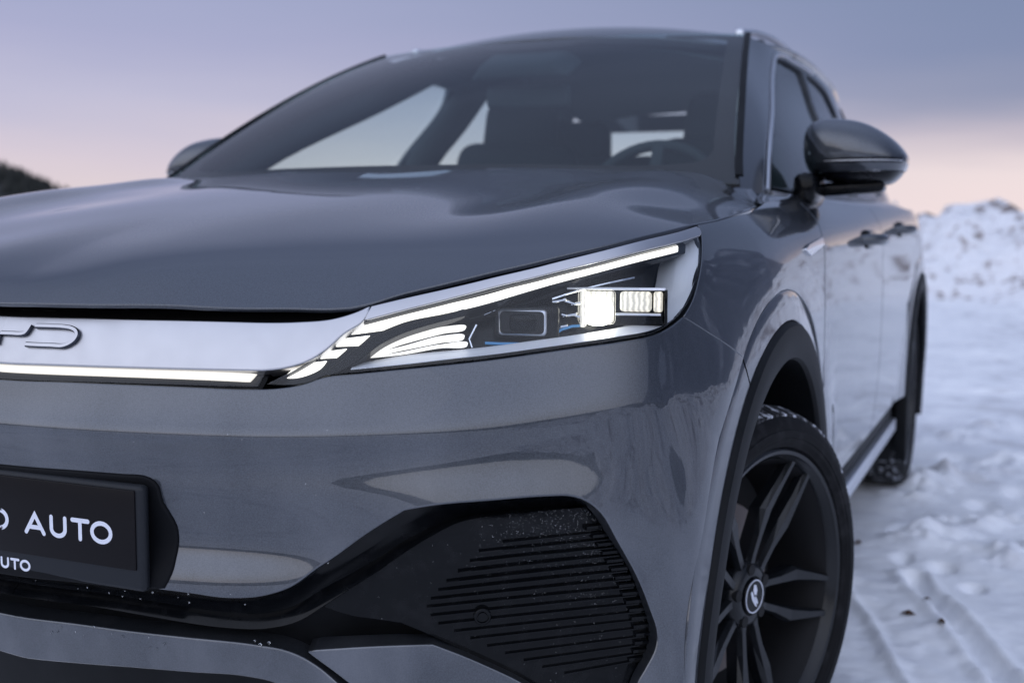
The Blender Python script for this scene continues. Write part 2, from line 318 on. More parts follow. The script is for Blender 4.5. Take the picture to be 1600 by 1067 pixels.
# trim lines of the panels, in each sheet's own surface coordinates
CV = {
 'bumper': [[(0,0.638),(0.0501,0.638),(0.1243,0.6404),(0.2222,0.641),(0.3128,0.6403),(0.382,0.639),(0.4239,0.6403),(0.4567,0.646),(0.4872,0.658),(0.5273,0.661),(0.5825,0.6642),(0.6557,0.6663),(0.7298,0.6651),(0.8048,0.6615),(0.865,0.6573),(0.9146,0.6549),(0.9512,0.6574),(0.9858,0.6661)],[(0.9858,0.6661),(1.032,0.6427),(1.0815,0.6214),(1.1516,0.5926)],[(1.1516,0.5926),(1.1275,0.5775),(1.1044,0.5603),(1.0824,0.5406),(1.0614,0.5187),(1.0418,0.4948),(1.0235,0.4696),(1.0066,0.4447),(0.9912,0.4203),(0.9771,0.3962),(0.9641,0.3714),(0.9521,0.3444),(0.9407,0.3146),(0.9301,0.2833),(0.9209,0.2528),(0.9135,0.2238),(0.9077,0.1957),(0.9034,0.1677),(0.9003,0.139),(0.8984,0.1094),(0.8978,0.079),(0.8989,0.0482),(0.9019,0.0173),(0.9073,-0.0133)],[(0.9073,-0.0133),(0.8373,0.06),(0.8297,0.08)],[(0.8297,0.08),(0.8347,0.13135),(0.8497,0.1827),(0.8615,0.2014),(0.8745,0.2228),(0.8797,0.2413),(0.8754,0.2772),(0.8624,0.3323),(0.8426,0.3803),(0.8259,0.4131),(0.8086,0.4294),(0.7908,0.4377),(0.7617,0.4417),(0.6965,0.4456),(0.6324,0.4449),(0.5895,0.4376)],[(0.5895,0.4376),(0.5338,0.3936),(0.4835,0.3395),(0.446,0.2948),(0.4112,0.2788),(0.3595,0.273),(0.3159,0.2765),(0.2525,0.2799),(0.1753,0.282),(0.0796,0.2816),(0,0.2836)],[(0,0.2836),(0,0.638)]],
 'fender': [[(0.9858,0.6661),(1.0156,0.6838),(1.05,0.7148),(1.0809,0.7436),(1.1156,0.7724),(1.1333,0.7866)],[(1.1333,0.7866),(1.2214,0.789),(1.3442,0.7966),(1.509,0.8098),(1.6218,0.8222)],[(1.6218,0.8222),(1.7018,0.831868),(1.7818,0.833868)],[(1.7818,0.833868),(2.02,0.833868)],[(2.02,0.833868),(1.9348,0.784),(1.8794,0.7402),(1.8686,0.6918),(1.8718,0.5977),(1.8732,0.4559),(1.865,0.3634)],[(1.865,0.3634),(1.8722,0.2486),(1.9021,0.1311)],[(1.9021,0.1311),(1.9739,0.0593)],[(1.9739,0.0593),(1.9778,0.0967),(1.9791,0.1361),(1.9779,0.1788),(1.9741,0.2237),(1.9677,0.265),(1.9589,0.3),(1.9475,0.3309),(1.9337,0.3602),(1.9176,0.3894),(1.8992,0.4183),(1.8785,0.4459),(1.8558,0.4715),(1.8311,0.4952),(1.8046,0.518),(1.7763,0.5405),(1.7464,0.5635),(1.7151,0.5841),(1.6824,0.6023),(1.6486,0.6186),(1.6138,0.6327),(1.5782,0.6446),(1.542,0.6539),(1.5052,0.6606),(1.4682,0.6649),(1.431,0.6666),(1.394,0.6659),(1.3571,0.6627),(1.3207,0.657),(1.285,0.6489),(1.25,0.6382),(1.216,0.6251),(1.1832,0.6098),(1.1516,0.5926)],[(1.1516,0.5926),(1.0815,0.6214),(1.032,0.6427),(0.9858,0.6661)]],
 'door_front': [[(2.026,0.833868),(1.9408,0.784),(1.8854,0.7402),(1.8746,0.6918),(1.8778,0.5977),(1.8792,0.4559),(1.871,0.3634)],[(1.871,0.3634),(1.8772,0.2898),(1.8872,0.2134)],[(1.8872,0.2134),(2.2722,0.2072),(2.8623,0.2136)],[(2.8623,0.2136),(2.8722,0.3166),(2.9022,0.4902),(2.9022,0.671),(2.8923,0.8344)],[(2.8923,0.8344),(2.4722,0.8349),(2.1721,0.8335),(1.9919,0.8331),(2.026,0.833868)]],
 'door_rear': [[(2.8973,0.8343),(2.9092,0.671),(2.9092,0.4902),(2.8792,0.3166),(2.8692,0.2136)],[(2.8692,0.2136),(3.1723,0.2197),(3.6346,0.225)],[(3.6346,0.225),(3.6416,0.2689),(3.6515,0.3054),(3.6643,0.3379),(3.6798,0.3697),(3.698,0.4022),(3.7187,0.4336),(3.742,0.4615),(3.7675,0.4855),(3.7953,0.5072),(3.8251,0.528),(3.8567,0.5489),(3.8901,0.5707),(3.9249,0.5889),(3.9611,0.6048),(3.9985,0.6181)],[(3.9985,0.6181),(4.0318,0.6944),(4.0124,0.8323)],[(4.0124,0.8323),(3.4723,0.8364),(2.8973,0.8343)]],
 'quarter': [[(4.0194,0.8322),(4.0388,0.6944),(3.9914,0.6158)],[(3.9914,0.6158),(4.0369,0.6285),(4.0834,0.637),(4.1307,0.6416),(4.1783,0.6424),(4.2258,0.6393),(4.2729,0.6324),(4.3191,0.6214),(4.3639,0.6063),(4.4069,0.5874),(4.4479,0.5649),(4.4864,0.5389),(4.5222,0.5142),(4.555,0.4887),(4.5847,0.4602),(4.6112,0.4263),(4.6344,0.3884),(4.6545,0.3503),(4.6716,0.3121),(4.6854,0.2693),(4.6961,0.2164),(4.7038,0.1593),(4.7081,0.1072),(4.7084,0.0592)],[(4.7084,0.0592),(4.75,0.15),(5.2,0.15),(5.64,0.15)],[(5.64,0.15),(5.64,0.78)],[(5.64,0.78),(5.2,0.79),(4.7,0.8),(4.3745,0.8275),(4.0194,0.8322)]],
 'strip': [[(0,0.759),(0.0211,0.759),(0.1198,0.76),(0.2315,0.7586),(0.3417,0.7566),(0.4407,0.7527),(0.4906,0.7527),(0.5242,0.7598),(0.5384,0.7654)],[(0.5384,0.7654),(0.5303,0.7477),(0.5053,0.7312),(0.4842,0.7095),(0.4627,0.6921),(0.4333,0.6803),(0.404,0.6759)],[(0.404,0.6759),(0.3499,0.6763),(0.2728,0.676),(0.1915,0.6757),(0.0974,0.6745),(0.0322,0.6727),(0,0.6727)]],
 'seal': [[(0,0.8092),(-0.0275,0.8092),(0.1939,0.8206),(0.4188,0.8226),(0.49,0.8225)],[(0.49,0.8225),(0.5385,0.8088),(0.5401,0.7576),(0.4834,0.7493)],[(0.4834,0.7493),(0.4315,0.7556),(0.2143,0.7622),(-0.0058,0.7612),(0,0.7612)]],
 'light_glass': [[(0,0.6714),(0.0325,0.6714),(0.1918,0.6738),(0.3502,0.6732),(0.4078,0.6717)],[(0.4078,0.6717),(0.3999,0.6456)],[(0.3999,0.6456),(0.353,0.6459),(0.196,0.6453),(0.0383,0.6416),(0,0.6416)]],
 'light_lit': [[(0,0.6686),(0.0293,0.6686),(0.1895,0.6714),(0.3488,0.6704),(0.393,0.6689)],[(0.393,0.6689),(0.3855,0.657)],[(0.3855,0.657),(0.35,0.6585),(0.1912,0.6596),(0.0315,0.657),(0,0.657)]],
 'lens': [[(0.5316,0.7467),(0.6033,0.7567),(0.6974,0.7633),(0.7773,0.7593),(0.8618,0.7566),(0.9706,0.7607),(1.0968,0.768)],[(1.0968,0.768),(1.0736,0.7418),(1.0449,0.7161),(1.011,0.6887),(0.9769,0.6703),(0.9502,0.6625),(0.9218,0.6574)],[(0.9218,0.6574),(0.8631,0.6603),(0.805,0.6637),(0.73,0.668),(0.6557,0.6693),(0.5824,0.6673),(0.5275,0.6644),(0.487,0.662)],[(0.487,0.662),(0.4745,0.6535),(0.4545,0.6473),(0.4112,0.649)],[(0.4112,0.649),(0.4451,0.674),(0.4629,0.6887),(0.4843,0.7079),(0.5054,0.7305),(0.5316,0.7467)]],
 'hl_chrome': [[(0.5417,0.7659),(0.6187,0.7732),(0.6985,0.7754),(0.7794,0.7701),(0.8666,0.7679),(0.9827,0.774),(1.1172,0.7835)],[(1.1172,0.7835),(1.1213,0.779),(1.1119,0.7715),(1.0992,0.7688)],[(1.0982,0.7689),(0.9712,0.7615),(0.862,0.7572),(0.7774,0.76),(0.6975,0.764),(0.6033,0.7575),(0.5338,0.748)]],
 'drl': [[(1.0455,0.7685),(0.8665,0.7583),(0.7362,0.7611),(0.6569,0.7601),(0.602,0.7572),(0.5515,0.7506),(0.5133,0.7417)],[(0.5133,0.7417),(0.5008,0.7338)],[(0.5008,0.7338),(0.5563,0.735)],[(0.5563,0.735),(0.5869,0.7439),(0.6373,0.7475),(0.6723,0.7491),(0.7353,0.7507),(0.863,0.7485),(1.0313,0.7548)]],
 'fin0': [[(0.4912,0.728),(0.5393,0.729)],[(0.5393,0.729),(0.5251,0.7156)],[(0.5251,0.7156),(0.4805,0.7179)]],
 'fin1': [[(0.4677,0.7088),(0.5097,0.7116)],[(0.5097,0.7116),(0.4971,0.6981)],[(0.4971,0.6981),(0.4581,0.6983)]],
 'fin2': [[(0.4469,0.6893),(0.4841,0.693)],[(0.4841,0.693),(0.4772,0.6802),(0.4664,0.6718),(0.446,0.6641),(0.4288,0.6644)]],
 'wave': [[(0.477,0.6649),(0.5016,0.6864),(0.5214,0.7072),(0.5416,0.7222),(0.5719,0.7327),(0.618,0.7397),(0.6644,0.7467)],[(0.6644,0.7467),(0.6701,0.7407)],[(0.6701,0.7407),(0.618,0.7358),(0.5798,0.7272),(0.5534,0.7153),(0.5314,0.6965),(0.5132,0.6803),(0.4894,0.6663)]],
 'carrier': [[(1.0853,0.7759),(0.869,0.7622),(0.7364,0.7655),(0.6568,0.7649),(0.6016,0.7622),(0.5506,0.7565),(0.5282,0.7527)],[(0.5282,0.7527),(0.5016,0.7361),(0.4802,0.7127),(0.4585,0.6934),(0.4404,0.6785),(0.4084,0.6554)],[(0.4084,0.6554),(0.4497,0.6545),(0.4702,0.661),(0.4829,0.6697)],[(0.4829,0.6697),(0.5121,0.6916),(0.5339,0.7138),(0.5716,0.7312),(0.6178,0.7384),(0.6721,0.7463),(0.735,0.7492),(0.8635,0.7471),(1.0561,0.7513)]],
 'feather': [[[(0.5393,0.7121),(0.5697,0.7323),(0.6167,0.7436),(0.6705,0.7444),(0.6698,0.7422),(0.6383,0.7389),(0.5778,0.7287),(0.5432,0.7121)]],[[(0.5337,0.7075),(0.5471,0.7126),(0.5819,0.726),(0.6403,0.7353),(0.6673,0.7306),(0.6661,0.7277),(0.6364,0.7261),(0.5802,0.717),(0.5365,0.7062)]],[[(0.5304,0.7024),(0.5396,0.7054),(0.5842,0.7144),(0.6364,0.7228),(0.6649,0.7183),(0.6641,0.7148),(0.6326,0.7133),(0.5786,0.7074),(0.532,0.7013)]],[[(0.534,0.7001),(0.5786,0.7046),(0.6326,0.7104),(0.669,0.7068),(0.6682,0.7035),(0.6326,0.7055),(0.5787,0.7008)]]],
 'crescent_o': [(1.1049,0.7703),(1.0744,0.7441),(1.0507,0.721),(1.0149,0.6931),(0.9752,0.6698),(0.9284,0.6624),(0.8665,0.6653),(0.8068,0.6691),(0.7306,0.6746),(0.6557,0.6776),(0.5817,0.6746),(0.5186,0.6714)],
 'crescent_i': [(1.0679,0.7636),(1.0466,0.743),(1.026,0.7172),(0.9942,0.687),(0.9517,0.6739),(0.9086,0.6745),(0.8714,0.6773),(0.8049,0.6837),(0.7322,0.6932),(0.6631,0.6997),(0.5863,0.7007),(0.5165,0.6918)],
 'black_fill': [[(0.6121,0.7687),(0.6673,0.7847),(0.7318,0.7805),(0.894,0.7666),(1.1464,0.7882)],[(1.1464,0.7882),(1.0885,0.7144),(1.0433,0.6815),(0.9951,0.6684),(0.8995,0.6752),(0.7758,0.6922),(0.6702,0.7089),(0.5334,0.7138)],[(0.5334,0.7138),(0.5639,0.7489),(0.6121,0.7687)]],
 'm_proj': (0.7486,0.7217),
 'm_lit': (0.8765,0.7076),
 'm_lit2': (0.9247,0.7066),
 'm_blade': (0.8314,0.7131),
 'blue': [(0.6917,0.707),(0.7326,0.6951),(0.7774,0.685),(0.7991,0.696),(0.8344,0.6929)],
 'blue2': [(0.9013,0.6836),(0.9581,0.6738)],
 'line0': [(0.6904,0.7473),(0.704,0.75),(0.7459,0.7398),(0.7839,0.7277)],
 'line1': [(0.7881,0.7401),(0.8283,0.7402),(0.8889,0.738),(0.9434,0.7362)],
 'line2': [(0.6745,0.7027),(0.6708,0.7161),(0.6806,0.7344)],
 'line3': [(0.9733,0.7057),(0.9963,0.7049)],
 'line4': [(0.9729,0.6994),(0.9956,0.6977)],
 'line5': [(0.9698,0.6937),(0.9906,0.6917)],
 'frame': [[(0.831,0.4116),(0.8131,0.4276),(0.7947,0.4361),(0.7645,0.4404),(0.6972,0.4445),(0.6313,0.4429),(0.5872,0.4341),(0.5298,0.3875),(0.4795,0.3359),(0.4423,0.29),(0.4067,0.2731),(0.3538,0.2672),(0.3094,0.2699),(0.2448,0.2734),(0.1658,0.2755),(0.0675,0.2744),(0,0.2744)],[(0,0.2323),(0.0465,0.2323),(0.149,0.2333),(0.2305,0.2294),(0.2968,0.225),(0.3381,0.2231),(0.4018,0.2247),(0.448,0.2349),(0.4814,0.2532),(0.5476,0.3049),(0.614,0.3815),(0.6556,0.4107),(0.6974,0.4177),(0.7675,0.417),(0.8164,0.4179)]],
 'fin_panel': [[(0.4804,0.2513),(0.547,0.3023),(0.6133,0.3793),(0.6553,0.4097),(0.6977,0.4172),(0.7686,0.4164),(0.818,0.4174)],[(0.818,0.4174),(0.8348,0.4029),(0.8512,0.3691),(0.8681,0.3158),(0.8809,0.2682),(0.885,0.2338),(0.8786,0.2158),(0.8634,0.1935),(0.8501,0.172)],[(0.8501,0.172),(0.8269,0.1533),(0.7587,0.1572),(0.7328,0.1711),(0.6437,0.2123),(0.5823,0.2342)],[(0.5823,0.2342),(0.5471,0.2381),(0.5156,0.2416),(0.4804,0.2513)]],
 'slats': [[(0.7097,0.358),(0.7314,0.3612),(0.7531,0.3645),(0.775,0.368),(0.7966,0.3718),(0.818,0.376),(0.8393,0.3802)],[(0.6801,0.3336),(0.7079,0.3383),(0.7359,0.3434),(0.764,0.3489),(0.7918,0.355),(0.8194,0.3619),(0.8467,0.3689)],[(0.6697,0.3131),(0.7003,0.3181),(0.7311,0.324),(0.7618,0.3307),(0.7921,0.3382),(0.8219,0.3468),(0.8516,0.3553)],[(0.6553,0.2968),(0.6894,0.3014),(0.7235,0.3074),(0.7575,0.3145),(0.7907,0.3227),(0.8231,0.3321),(0.8557,0.3424)],[(0.6413,0.283),(0.6788,0.2873),(0.7162,0.293),(0.7533,0.3003),(0.7894,0.3089),(0.8242,0.3187),(0.8592,0.3297)],[(0.6312,0.2717),(0.6715,0.276),(0.7114,0.2814),(0.7509,0.2885),(0.7892,0.2969),(0.8258,0.3066),(0.8626,0.3175)],[(0.6217,0.2611),(0.6644,0.2654),(0.7067,0.2708),(0.7484,0.2776),(0.7886,0.2857),(0.8268,0.2949),(0.8653,0.3052)],[(0.6163,0.2519),(0.6606,0.2561),(0.7045,0.2613),(0.7476,0.2681),(0.7888,0.2758),(0.8279,0.2843),(0.8676,0.2936)],[(0.6215,0.2423),(0.6656,0.2467),(0.709,0.2521),(0.7514,0.2588),(0.7918,0.2663),(0.8302,0.2742),(0.8695,0.2826)],[(0.631,0.2331),(0.6738,0.2377),(0.7159,0.2432),(0.7567,0.2498),(0.7954,0.2569),(0.8325,0.2644),(0.871,0.2721)],[(0.6511,0.2253),(0.6907,0.2299),(0.7294,0.2354),(0.7666,0.2417),(0.802,0.2483),(0.8362,0.255),(0.8723,0.2617)],[(0.6714,0.218),(0.7074,0.2227),(0.7424,0.2281),(0.776,0.2339),(0.808,0.2399),(0.8394,0.2459),(0.8729,0.2518)],[(0.6919,0.2105),(0.7242,0.2152),(0.7554,0.2203),(0.7853,0.2257),(0.8139,0.2311),(0.8425,0.2365),(0.8734,0.2417)],[(0.7133,0.2033),(0.7414,0.2078),(0.7685,0.2125),(0.7945,0.2173),(0.8198,0.2221),(0.8453,0.2268),(0.8731,0.2312)],[(0.7347,0.1964),(0.7586,0.2006),(0.7816,0.2048),(0.8038,0.2091),(0.8258,0.2133),(0.8482,0.2174),(0.8729,0.2212)],[(0.7552,0.1893),(0.7747,0.193),(0.7937,0.1967),(0.8123,0.2004),(0.8308,0.204),(0.85,0.2075),(0.871,0.2108)],[(0.7786,0.1828),(0.7933,0.1863),(0.8077,0.1897),(0.8221,0.1931),(0.8366,0.1964),(0.8517,0.1996),(0.8681,0.2026)]],
 'sensor': (0.6874,0.244),
 'comb': [[(0.8171,0.3873),(0.8377,0.39)],[(0.824,0.3738),(0.8443,0.3776)],[(0.8298,0.3593),(0.8498,0.3642)],[(0.8345,0.3453),(0.8544,0.351)],[(0.839,0.3317),(0.8585,0.3374)],[(0.8433,0.3188),(0.8626,0.3243)],[(0.8471,0.3066),(0.8662,0.3117)],[(0.8501,0.295),(0.8692,0.2996)],[(0.8529,0.2842),(0.8722,0.2882)],[(0.8557,0.2738),(0.8752,0.2774)],[(0.8579,0.2636),(0.8778,0.2668)],[(0.8589,0.2534),(0.8789,0.2563)],[(0.8597,0.2434),(0.88,0.2459)],[(0.8605,0.2333),(0.8812,0.2356)],[(0.8577,0.2233),(0.878,0.2253)],[(0.8542,0.2132),(0.8739,0.2151)],[(0.8481,0.2032),(0.8671,0.205)]],
 'wing': [[(0.4608,0.2048),(0.5467,0.2117),(0.6225,0.2148)],[(0.6225,0.2148),(0.6803,0.1958),(0.7258,0.1759),(0.7517,0.1588)],[(0.7517,0.1588),(0.6962,0.1471),(0.55,0.1453)],[(0.55,0.1453),(0.5041,0.1786),(0.4608,0.2048)]],
 'lip': [[(0,0.2062),(0.0203,0.2062),(0.1142,0.2088),(0.1994,0.2087),(0.2965,0.2081),(0.3872,0.2056),(0.4305,0.2006),(0.4636,0.1879),(0.5038,0.1574)],[(0.5038,0.1574),(0.4663,0.1386)],[(0.4663,0.1386),(0.4076,0.168),(0.3632,0.1737),(0.2882,0.1728),(0.1877,0.17),(0.0984,0.1647),(0.0016,0.1586),(0,0.1586)]],
 'mount': [[(0,0.487),(0.0574,0.487),(0.1443,0.489),(0.2198,0.488)],[(0.2198,0.488),(0.2538,0.4852),(0.2637,0.4747),(0.2694,0.4408),(0.2781,0.4195),(0.2846,0.4014),(0.2857,0.3903),(0.2846,0.3438),(0.2828,0.3068),(0.2754,0.2838)],[(0.2754,0.2838),(0.2242,0.2802),(0.1447,0.2806),(0.0569,0.2776),(0,0.2776)]],
 'hood': [[(0,0.055),(0.0391,0.056),(0.161,0.0694),(0.2901,0.1047),(0.4103,0.1475),(0.4651,0.161),(0.4908,0.1693)],[(0.4908,0.1693),(0.5143,0.1827),(0.5439,0.2059),(0.5945,0.2347),(0.642,0.261),(0.7084,0.2971),(0.7691,0.351),(0.8191,0.4487),(0.8392,0.5783),(0.8493,0.7384),(0.8524,0.8744),(0.7997,1.1855),(0.7897,1.2568),(0.7754,1.2921),(0.7447,1.3395),(0.7031,1.3649)],[(0.7031,1.3649),(0.652,1.2326),(0.5405,1.2401),(0.3941,1.1748),(0.2377,1.1314),(0.3,1.118),(0.15,1.108),(0,1.103)]],
}
# ------------------------------------------------------------------ trimmed panels on the smooth body sheets
def crs(p, ds):
    """smooth a polyline (centripetal-like Catmull-Rom) and resample"""
    p = np.array(p, float)
    if len(p) == 2:
        n = max(1, int(round(np.linalg.norm(p[1]-p[0])/ds))); return p[0]+(p[1]-p[0])*np.linspace(0, 1, n+1)[:, None]
    d = np.concatenate([[0], np.cumsum(np.maximum(np.linalg.norm(np.diff(p, axis=0), axis=1), 1e-6)**.75)])
    m = np.zeros_like(p)
    for i in range(1, len(p)-1):
        h0, h1 = d[i]-d[i-1], d[i+1]-d[i]; m[i] = ((p[i]-p[i-1])/h0*h1+(p[i+1]-p[i])/h1*h0)/(h0+h1)
    m[0] = 1.5*(p[1]-p[0])/(d[1]-d[0])-.5*m[1]; m[-1] = 1.5*(p[-1]-p[-2])/(d[-1]-d[-2])-.5*m[-2]
    out = [p[0]]
    for i in range(len(p)-1):
        h = d[i+1]-d[i]; n = max(1, int(math.ceil(np.linalg.norm(p[i+1]-p[i])/ds)))
        for t in np.linspace(0, 1, n+1)[1:]:
            out.append((2*t**3-3*t*t+1)*p[i]+(t**3-2*t*t+t)*h*m[i]+(-2*t**3+3*t*t)*p[i+1]+(t**3-t*t)*h*m[i+1])
    return np.array(out)
def loop_of(segs, ds):
    pts = []; segs = list(segs)
    a, b = segs[-1][-1], segs[0][0]
    if math.hypot(a[0]-b[0], a[1]-b[1]) > ds: segs.append([a, b])
    for s in segs:
        q = crs(s, ds)
        for a in q:
            if not pts or np.hypot(*(pts[-1]-a)) > ds*.12: pts.append(a)
    if np.hypot(*(pts[0]-pts[-1])) < ds*.12: pts.pop()
    P = np.array(pts); A = .5*np.sum(P[:,0]*np.roll(P[:,1],-1)-np.roll(P[:,0],-1)*P[:,1])
    return P if A > 0 else P[::-1]
def outward(P):
    e = np.roll(P,-1,axis=0)-P; n = np.stack([e[:,1],-e[:,0]],1); n /= np.maximum(np.linalg.norm(n,axis=1),1e-9)[:,None]
    a = n+np.roll(n,1,axis=0); l = np.maximum(np.linalg.norm(a,axis=1),.5); return a/l[:,None]**2*1.0 if False else a/np.linalg.norm(a,axis=1).clip(.3)[:,None]
def inside(P, Q):
    x, y = Q[:,0], Q[:,1]; r = np.zeros(len(Q), bool); j = len(P)-1
    for i in range(len(P)):
        a, b = P[i], P[j]
        c = ((a[1] > y) != (b[1] > y)) & (x < (b[0]-a[0])*(y-a[1])/(b[1]-a[1]+1e-15)+a[0]); r ^= c; j = i
    return r
def dist_to(P, Q):
    d = np.full(len(Q), 1e9)
    for i in range(0, len(P)):
        a, b = P[i-1], P[i]; e = b-a; t = np.clip(((Q-a)@e)/max(e@e, 1e-12), 0, 1); d = np.minimum(d, np.linalg.norm(Q-a-t[:,None]*e, axis=1))
    return d
def tri(loops, step):
    """triangulate the area inside loops[0] minus loops[1:] with an even lattice of inner points"""
    B = np.concatenate(loops); lo, hi = loops[0].min(0), loops[0].max(0)
    gx = np.arange(lo[0]+step*.5, hi[0], step); gy = np.arange(lo[1]+step*.5, hi[1], step*.866)
    G = np.array([(x+(step*.5 if k % 2 else 0), y) for k, y in enumerate(gy) for x in gx]) if len(gx) and len(gy) else np.zeros((0,2))
    if len(G):
        k = inside(loops[0], G)
        for h in loops[1:]: k &= ~inside(h, G)
        G = G[k]
        if len(G):
            k = np.ones(len(G), bool)
            for l in loops: k &= dist_to(l, G) > step*.45
            G = G[k]
    V = np.concatenate([B, G]) if len(G) else B
    E = []; o = 0
    for l in loops: n = len(l); E += [(o+i, o+(i+1) % n) for i in range(n)]; o += n
    vs, es, fs, ov, oe, of = delaunay_2d_cdt([Vector(v) for v in V], E, [], 0, 1e-7)
    W = np.array([(v.x, v.y) for v in vs]); F = np.array([list(f) for f in fs if len(f) == 3])
    c = W[F].mean(1); k = inside(loops[0], c)
    for h in loops[1:]: k &= ~inside(h, c)
    F = F[k]; a = W[F[:,1]]-W[F[:,0]]; b = W[F[:,2]]-W[F[:,0]]; s = a[:,0]*b[:,1]-a[:,1]*b[:,0]
    F = F[np.abs(s) > 1e-10]; s = s[np.abs(s) > 1e-10]; F[s < 0] = F[s < 0][:, ::-1]
    # input vertex i -> output vertex
    mp = {}
    for j, l in enumerate(ov):
        for i in l: mp[i] = j
    return W, F, [mp[i] for i in range(len(B))]
def panel_mesh(name, S, segs, off=0., thick=.012, step=.014, gap=.0, bev=.0014, mirror=False, holes=(), bds=None, fade=None):
    bds = bds or step*.7
    loops = [loop_of(segs, bds)]+[loop_of(h, bds)[::-1] for h in holes]
    if gap:
        new = []
        for l in loops:
            o = outward(l); q = l-o*gap
            if mirror: q[np.abs(l[:,0]) < 1e-6, 0] = 0
            new.append(q)
        loops = new
    W, F, bmap = tri(loops, step)
    d = off if fade is None else fade(W[:,0], W[:,1])
    X = S.off(W[:,0], W[:,1], d); Nn = S.nrm(W[:,0], W[:,1])
    V = [X]; NN = [Nn]; FF = [F]; n0 = len(X); base = n0; o = 0
    for li, l in enumerate(loops):
        n = len(l); idx = np.array(bmap[o:o+n]); o += n
        ow = outward(l); e = 1e-3
        b = X[idx]; nb = Nn[idx]
        t = S.ev(W[idx,0]+ow[:,0]*e, W[idx,1]+ow[:,1]*e)-S.ev(W[idx,0], W[idx,1]); t -= (t*nb).sum(1)[:,None]*nb; t /= np.maximum(np.linalg.norm(t,axis=1),1e-9)[:,None]
        r1 = b+t*bev*.7-nb*bev*.3; r2 = b+t*bev-nb*bev; r3 = b+t*bev-nb*thick
        on = np.abs(l[:,0]) < 1e-6
        if mirror:
            for r in (r1, r2, r3): r[on,0] = 0
        nd = nb+t; nd /= np.linalg.norm(nd,axis=1)[:,None]
        V += [r1, r2, r3]; NN += [nd, t, t]
        i = np.arange(n); j = (i+1) % n; keep = ~(on & on[j]) if mirror else np.ones(n, bool)
        for ra, rb in ((None,0),(0,1),(1,2)):
            A = idx if ra is None else base+ra*n+i; Bq = base+rb*n+i
            A2 = A[j]; B2 = Bq[j]
            q = np.stack([A,Bq,B2,A2],1)[keep]; FF.append(q)
        base += 3*n
    V = np.concatenate(V); NN = np.concatenate(NN); Fl = [list(f) for blk in FF for f in blk]
    if mirror:
        n = len(V); Vm = V*[-1,1,1]; Nm = NN*[-1,1,1]
        on = np.abs(V[:,0]) < 1e-5; mp = np.where(on, np.arange(n), np.arange(n)+n)
        NN[on,0] = 0
        Fl = Fl+[[int(mp[i]) for i in f[::-1]] for f in Fl]
        V = np.concatenate([V,Vm]); NN = np.concatenate([NN,Nm])
        used = np.zeros(len(V), bool); 
        for f in Fl: used[f] = True
        re = np.cumsum(used)-1; V = V[used]; NN = NN[used]; Fl = [[int(re[i]) for i in f] for f in Fl]
    return mesh(name, V, Fl, True, NN)
def panel(name, S, segs, m, parent, sides='L', **kw):
    """sides: 'C' one piece across the centre line, 'LR' a left piece and its mirror image, 'L' left only"""
    extra = kw.pop('props', {})
    if sides == 'C': return obj(name, panel_mesh(name, S, segs, mirror=True, **kw), M[m], parent, **extra)
    me = panel_mesh(name, S, segs, **kw); me.materials.append(M[m])
    a = obj(name, me, None, parent if not isinstance(parent, tuple) else parent[0], **extra)
    if sides == 'L': return a
    me2 = mirror_mesh(me, name); b = obj(name, me2, None, parent if not isinstance(parent, tuple) else parent[1], **extra)
    return a, b
def bar_mesh(name, P, Nn, w, h, taper=None):
    """a small rectangular bar with a rounded back along 3D points P, standing h proud along normals Nn"""
    P = np.array(P); n = len(P); T = np.gradient(P, axis=0); T /= np.linalg.norm(T,axis=1)[:,None]
    Nn = np.array(Nn); Bt = np.cross(Nn, T); Bt /= np.linalg.norm(Bt,axis=1)[:,None]
    sec = [(-.5,0),(-.5,.7),(-.3,1),(.3,1),(.5,.7),(.5,0)]; V = []; F = []; k = len(sec)
    for i in range(n):
        s = 1. if taper is None else taper[i]
        for a, b in sec: V.append(P[i]+Bt[i]*a*w*s+Nn[i]*b*h)
    for i in range(n-1):
        for j in range(k): F.append((i*k+j, i*k+(j+1) % k, (i+1)*k+(j+1) % k, (i+1)*k+j))
    F.append(tuple(range(k))[::-1]); F.append(tuple((n-1)*k+j for j in range(k)))
    bm = bmesh.new(); vs = [bm.verts.new(v) for v in V]; [bm.faces.new([vs[i] for i in f]) for f in F]; bmesh.ops.recalc_face_normals(bm, faces=bm.faces)
    return bm_mesh(bm, name)
def surf_bar(name, S, uv, off, w, h, m, parent, mirror_parent=None, props={}, taper=None):
    uv = crs(uv, .03); P = S.off(uv[:,0], uv[:,1], off); N_ = S.nrm(uv[:,0], uv[:,1])
    me = bar_mesh(name, P, N_, w, h, taper); me.materials.append(M[m]); a = obj(name, me, None, parent, **props)
    if mirror_parent is not None: obj(name, mirror_mesh(me, name), None, mirror_parent, **props)
    return a
def lathe(name, prof, axis='X', n=72, close=False, smooth=True, auto=35):
    """spin (axial, radius) pairs round the axis"""
    V = []; F = []; k = len(prof)
    for i in range(n):
        a = 2*math.pi*i/n
        for x, r in prof: V.append((x, r*math.cos(a), r*math.sin(a)))
    for i in range(n):
        for j in range(k if close else k-1): F.append((i*k+j, i*k+(j+1) % k, ((i+1) % n)*k+(j+1) % k, ((i+1) % n)*k+j))
    bm = bmesh.new(); vs = [bm.verts.new(v) for v in V]
    for f in F:
        try: bm.faces.new([vs[i] for i in f])
        except ValueError: pass
    bmesh.ops.remove_doubles(bm, verts=bm.verts, dist=1e-6); bmesh.ops.recalc_face_normals(bm, faces=bm.faces)
    return bm_mesh(bm, name, True, auto)
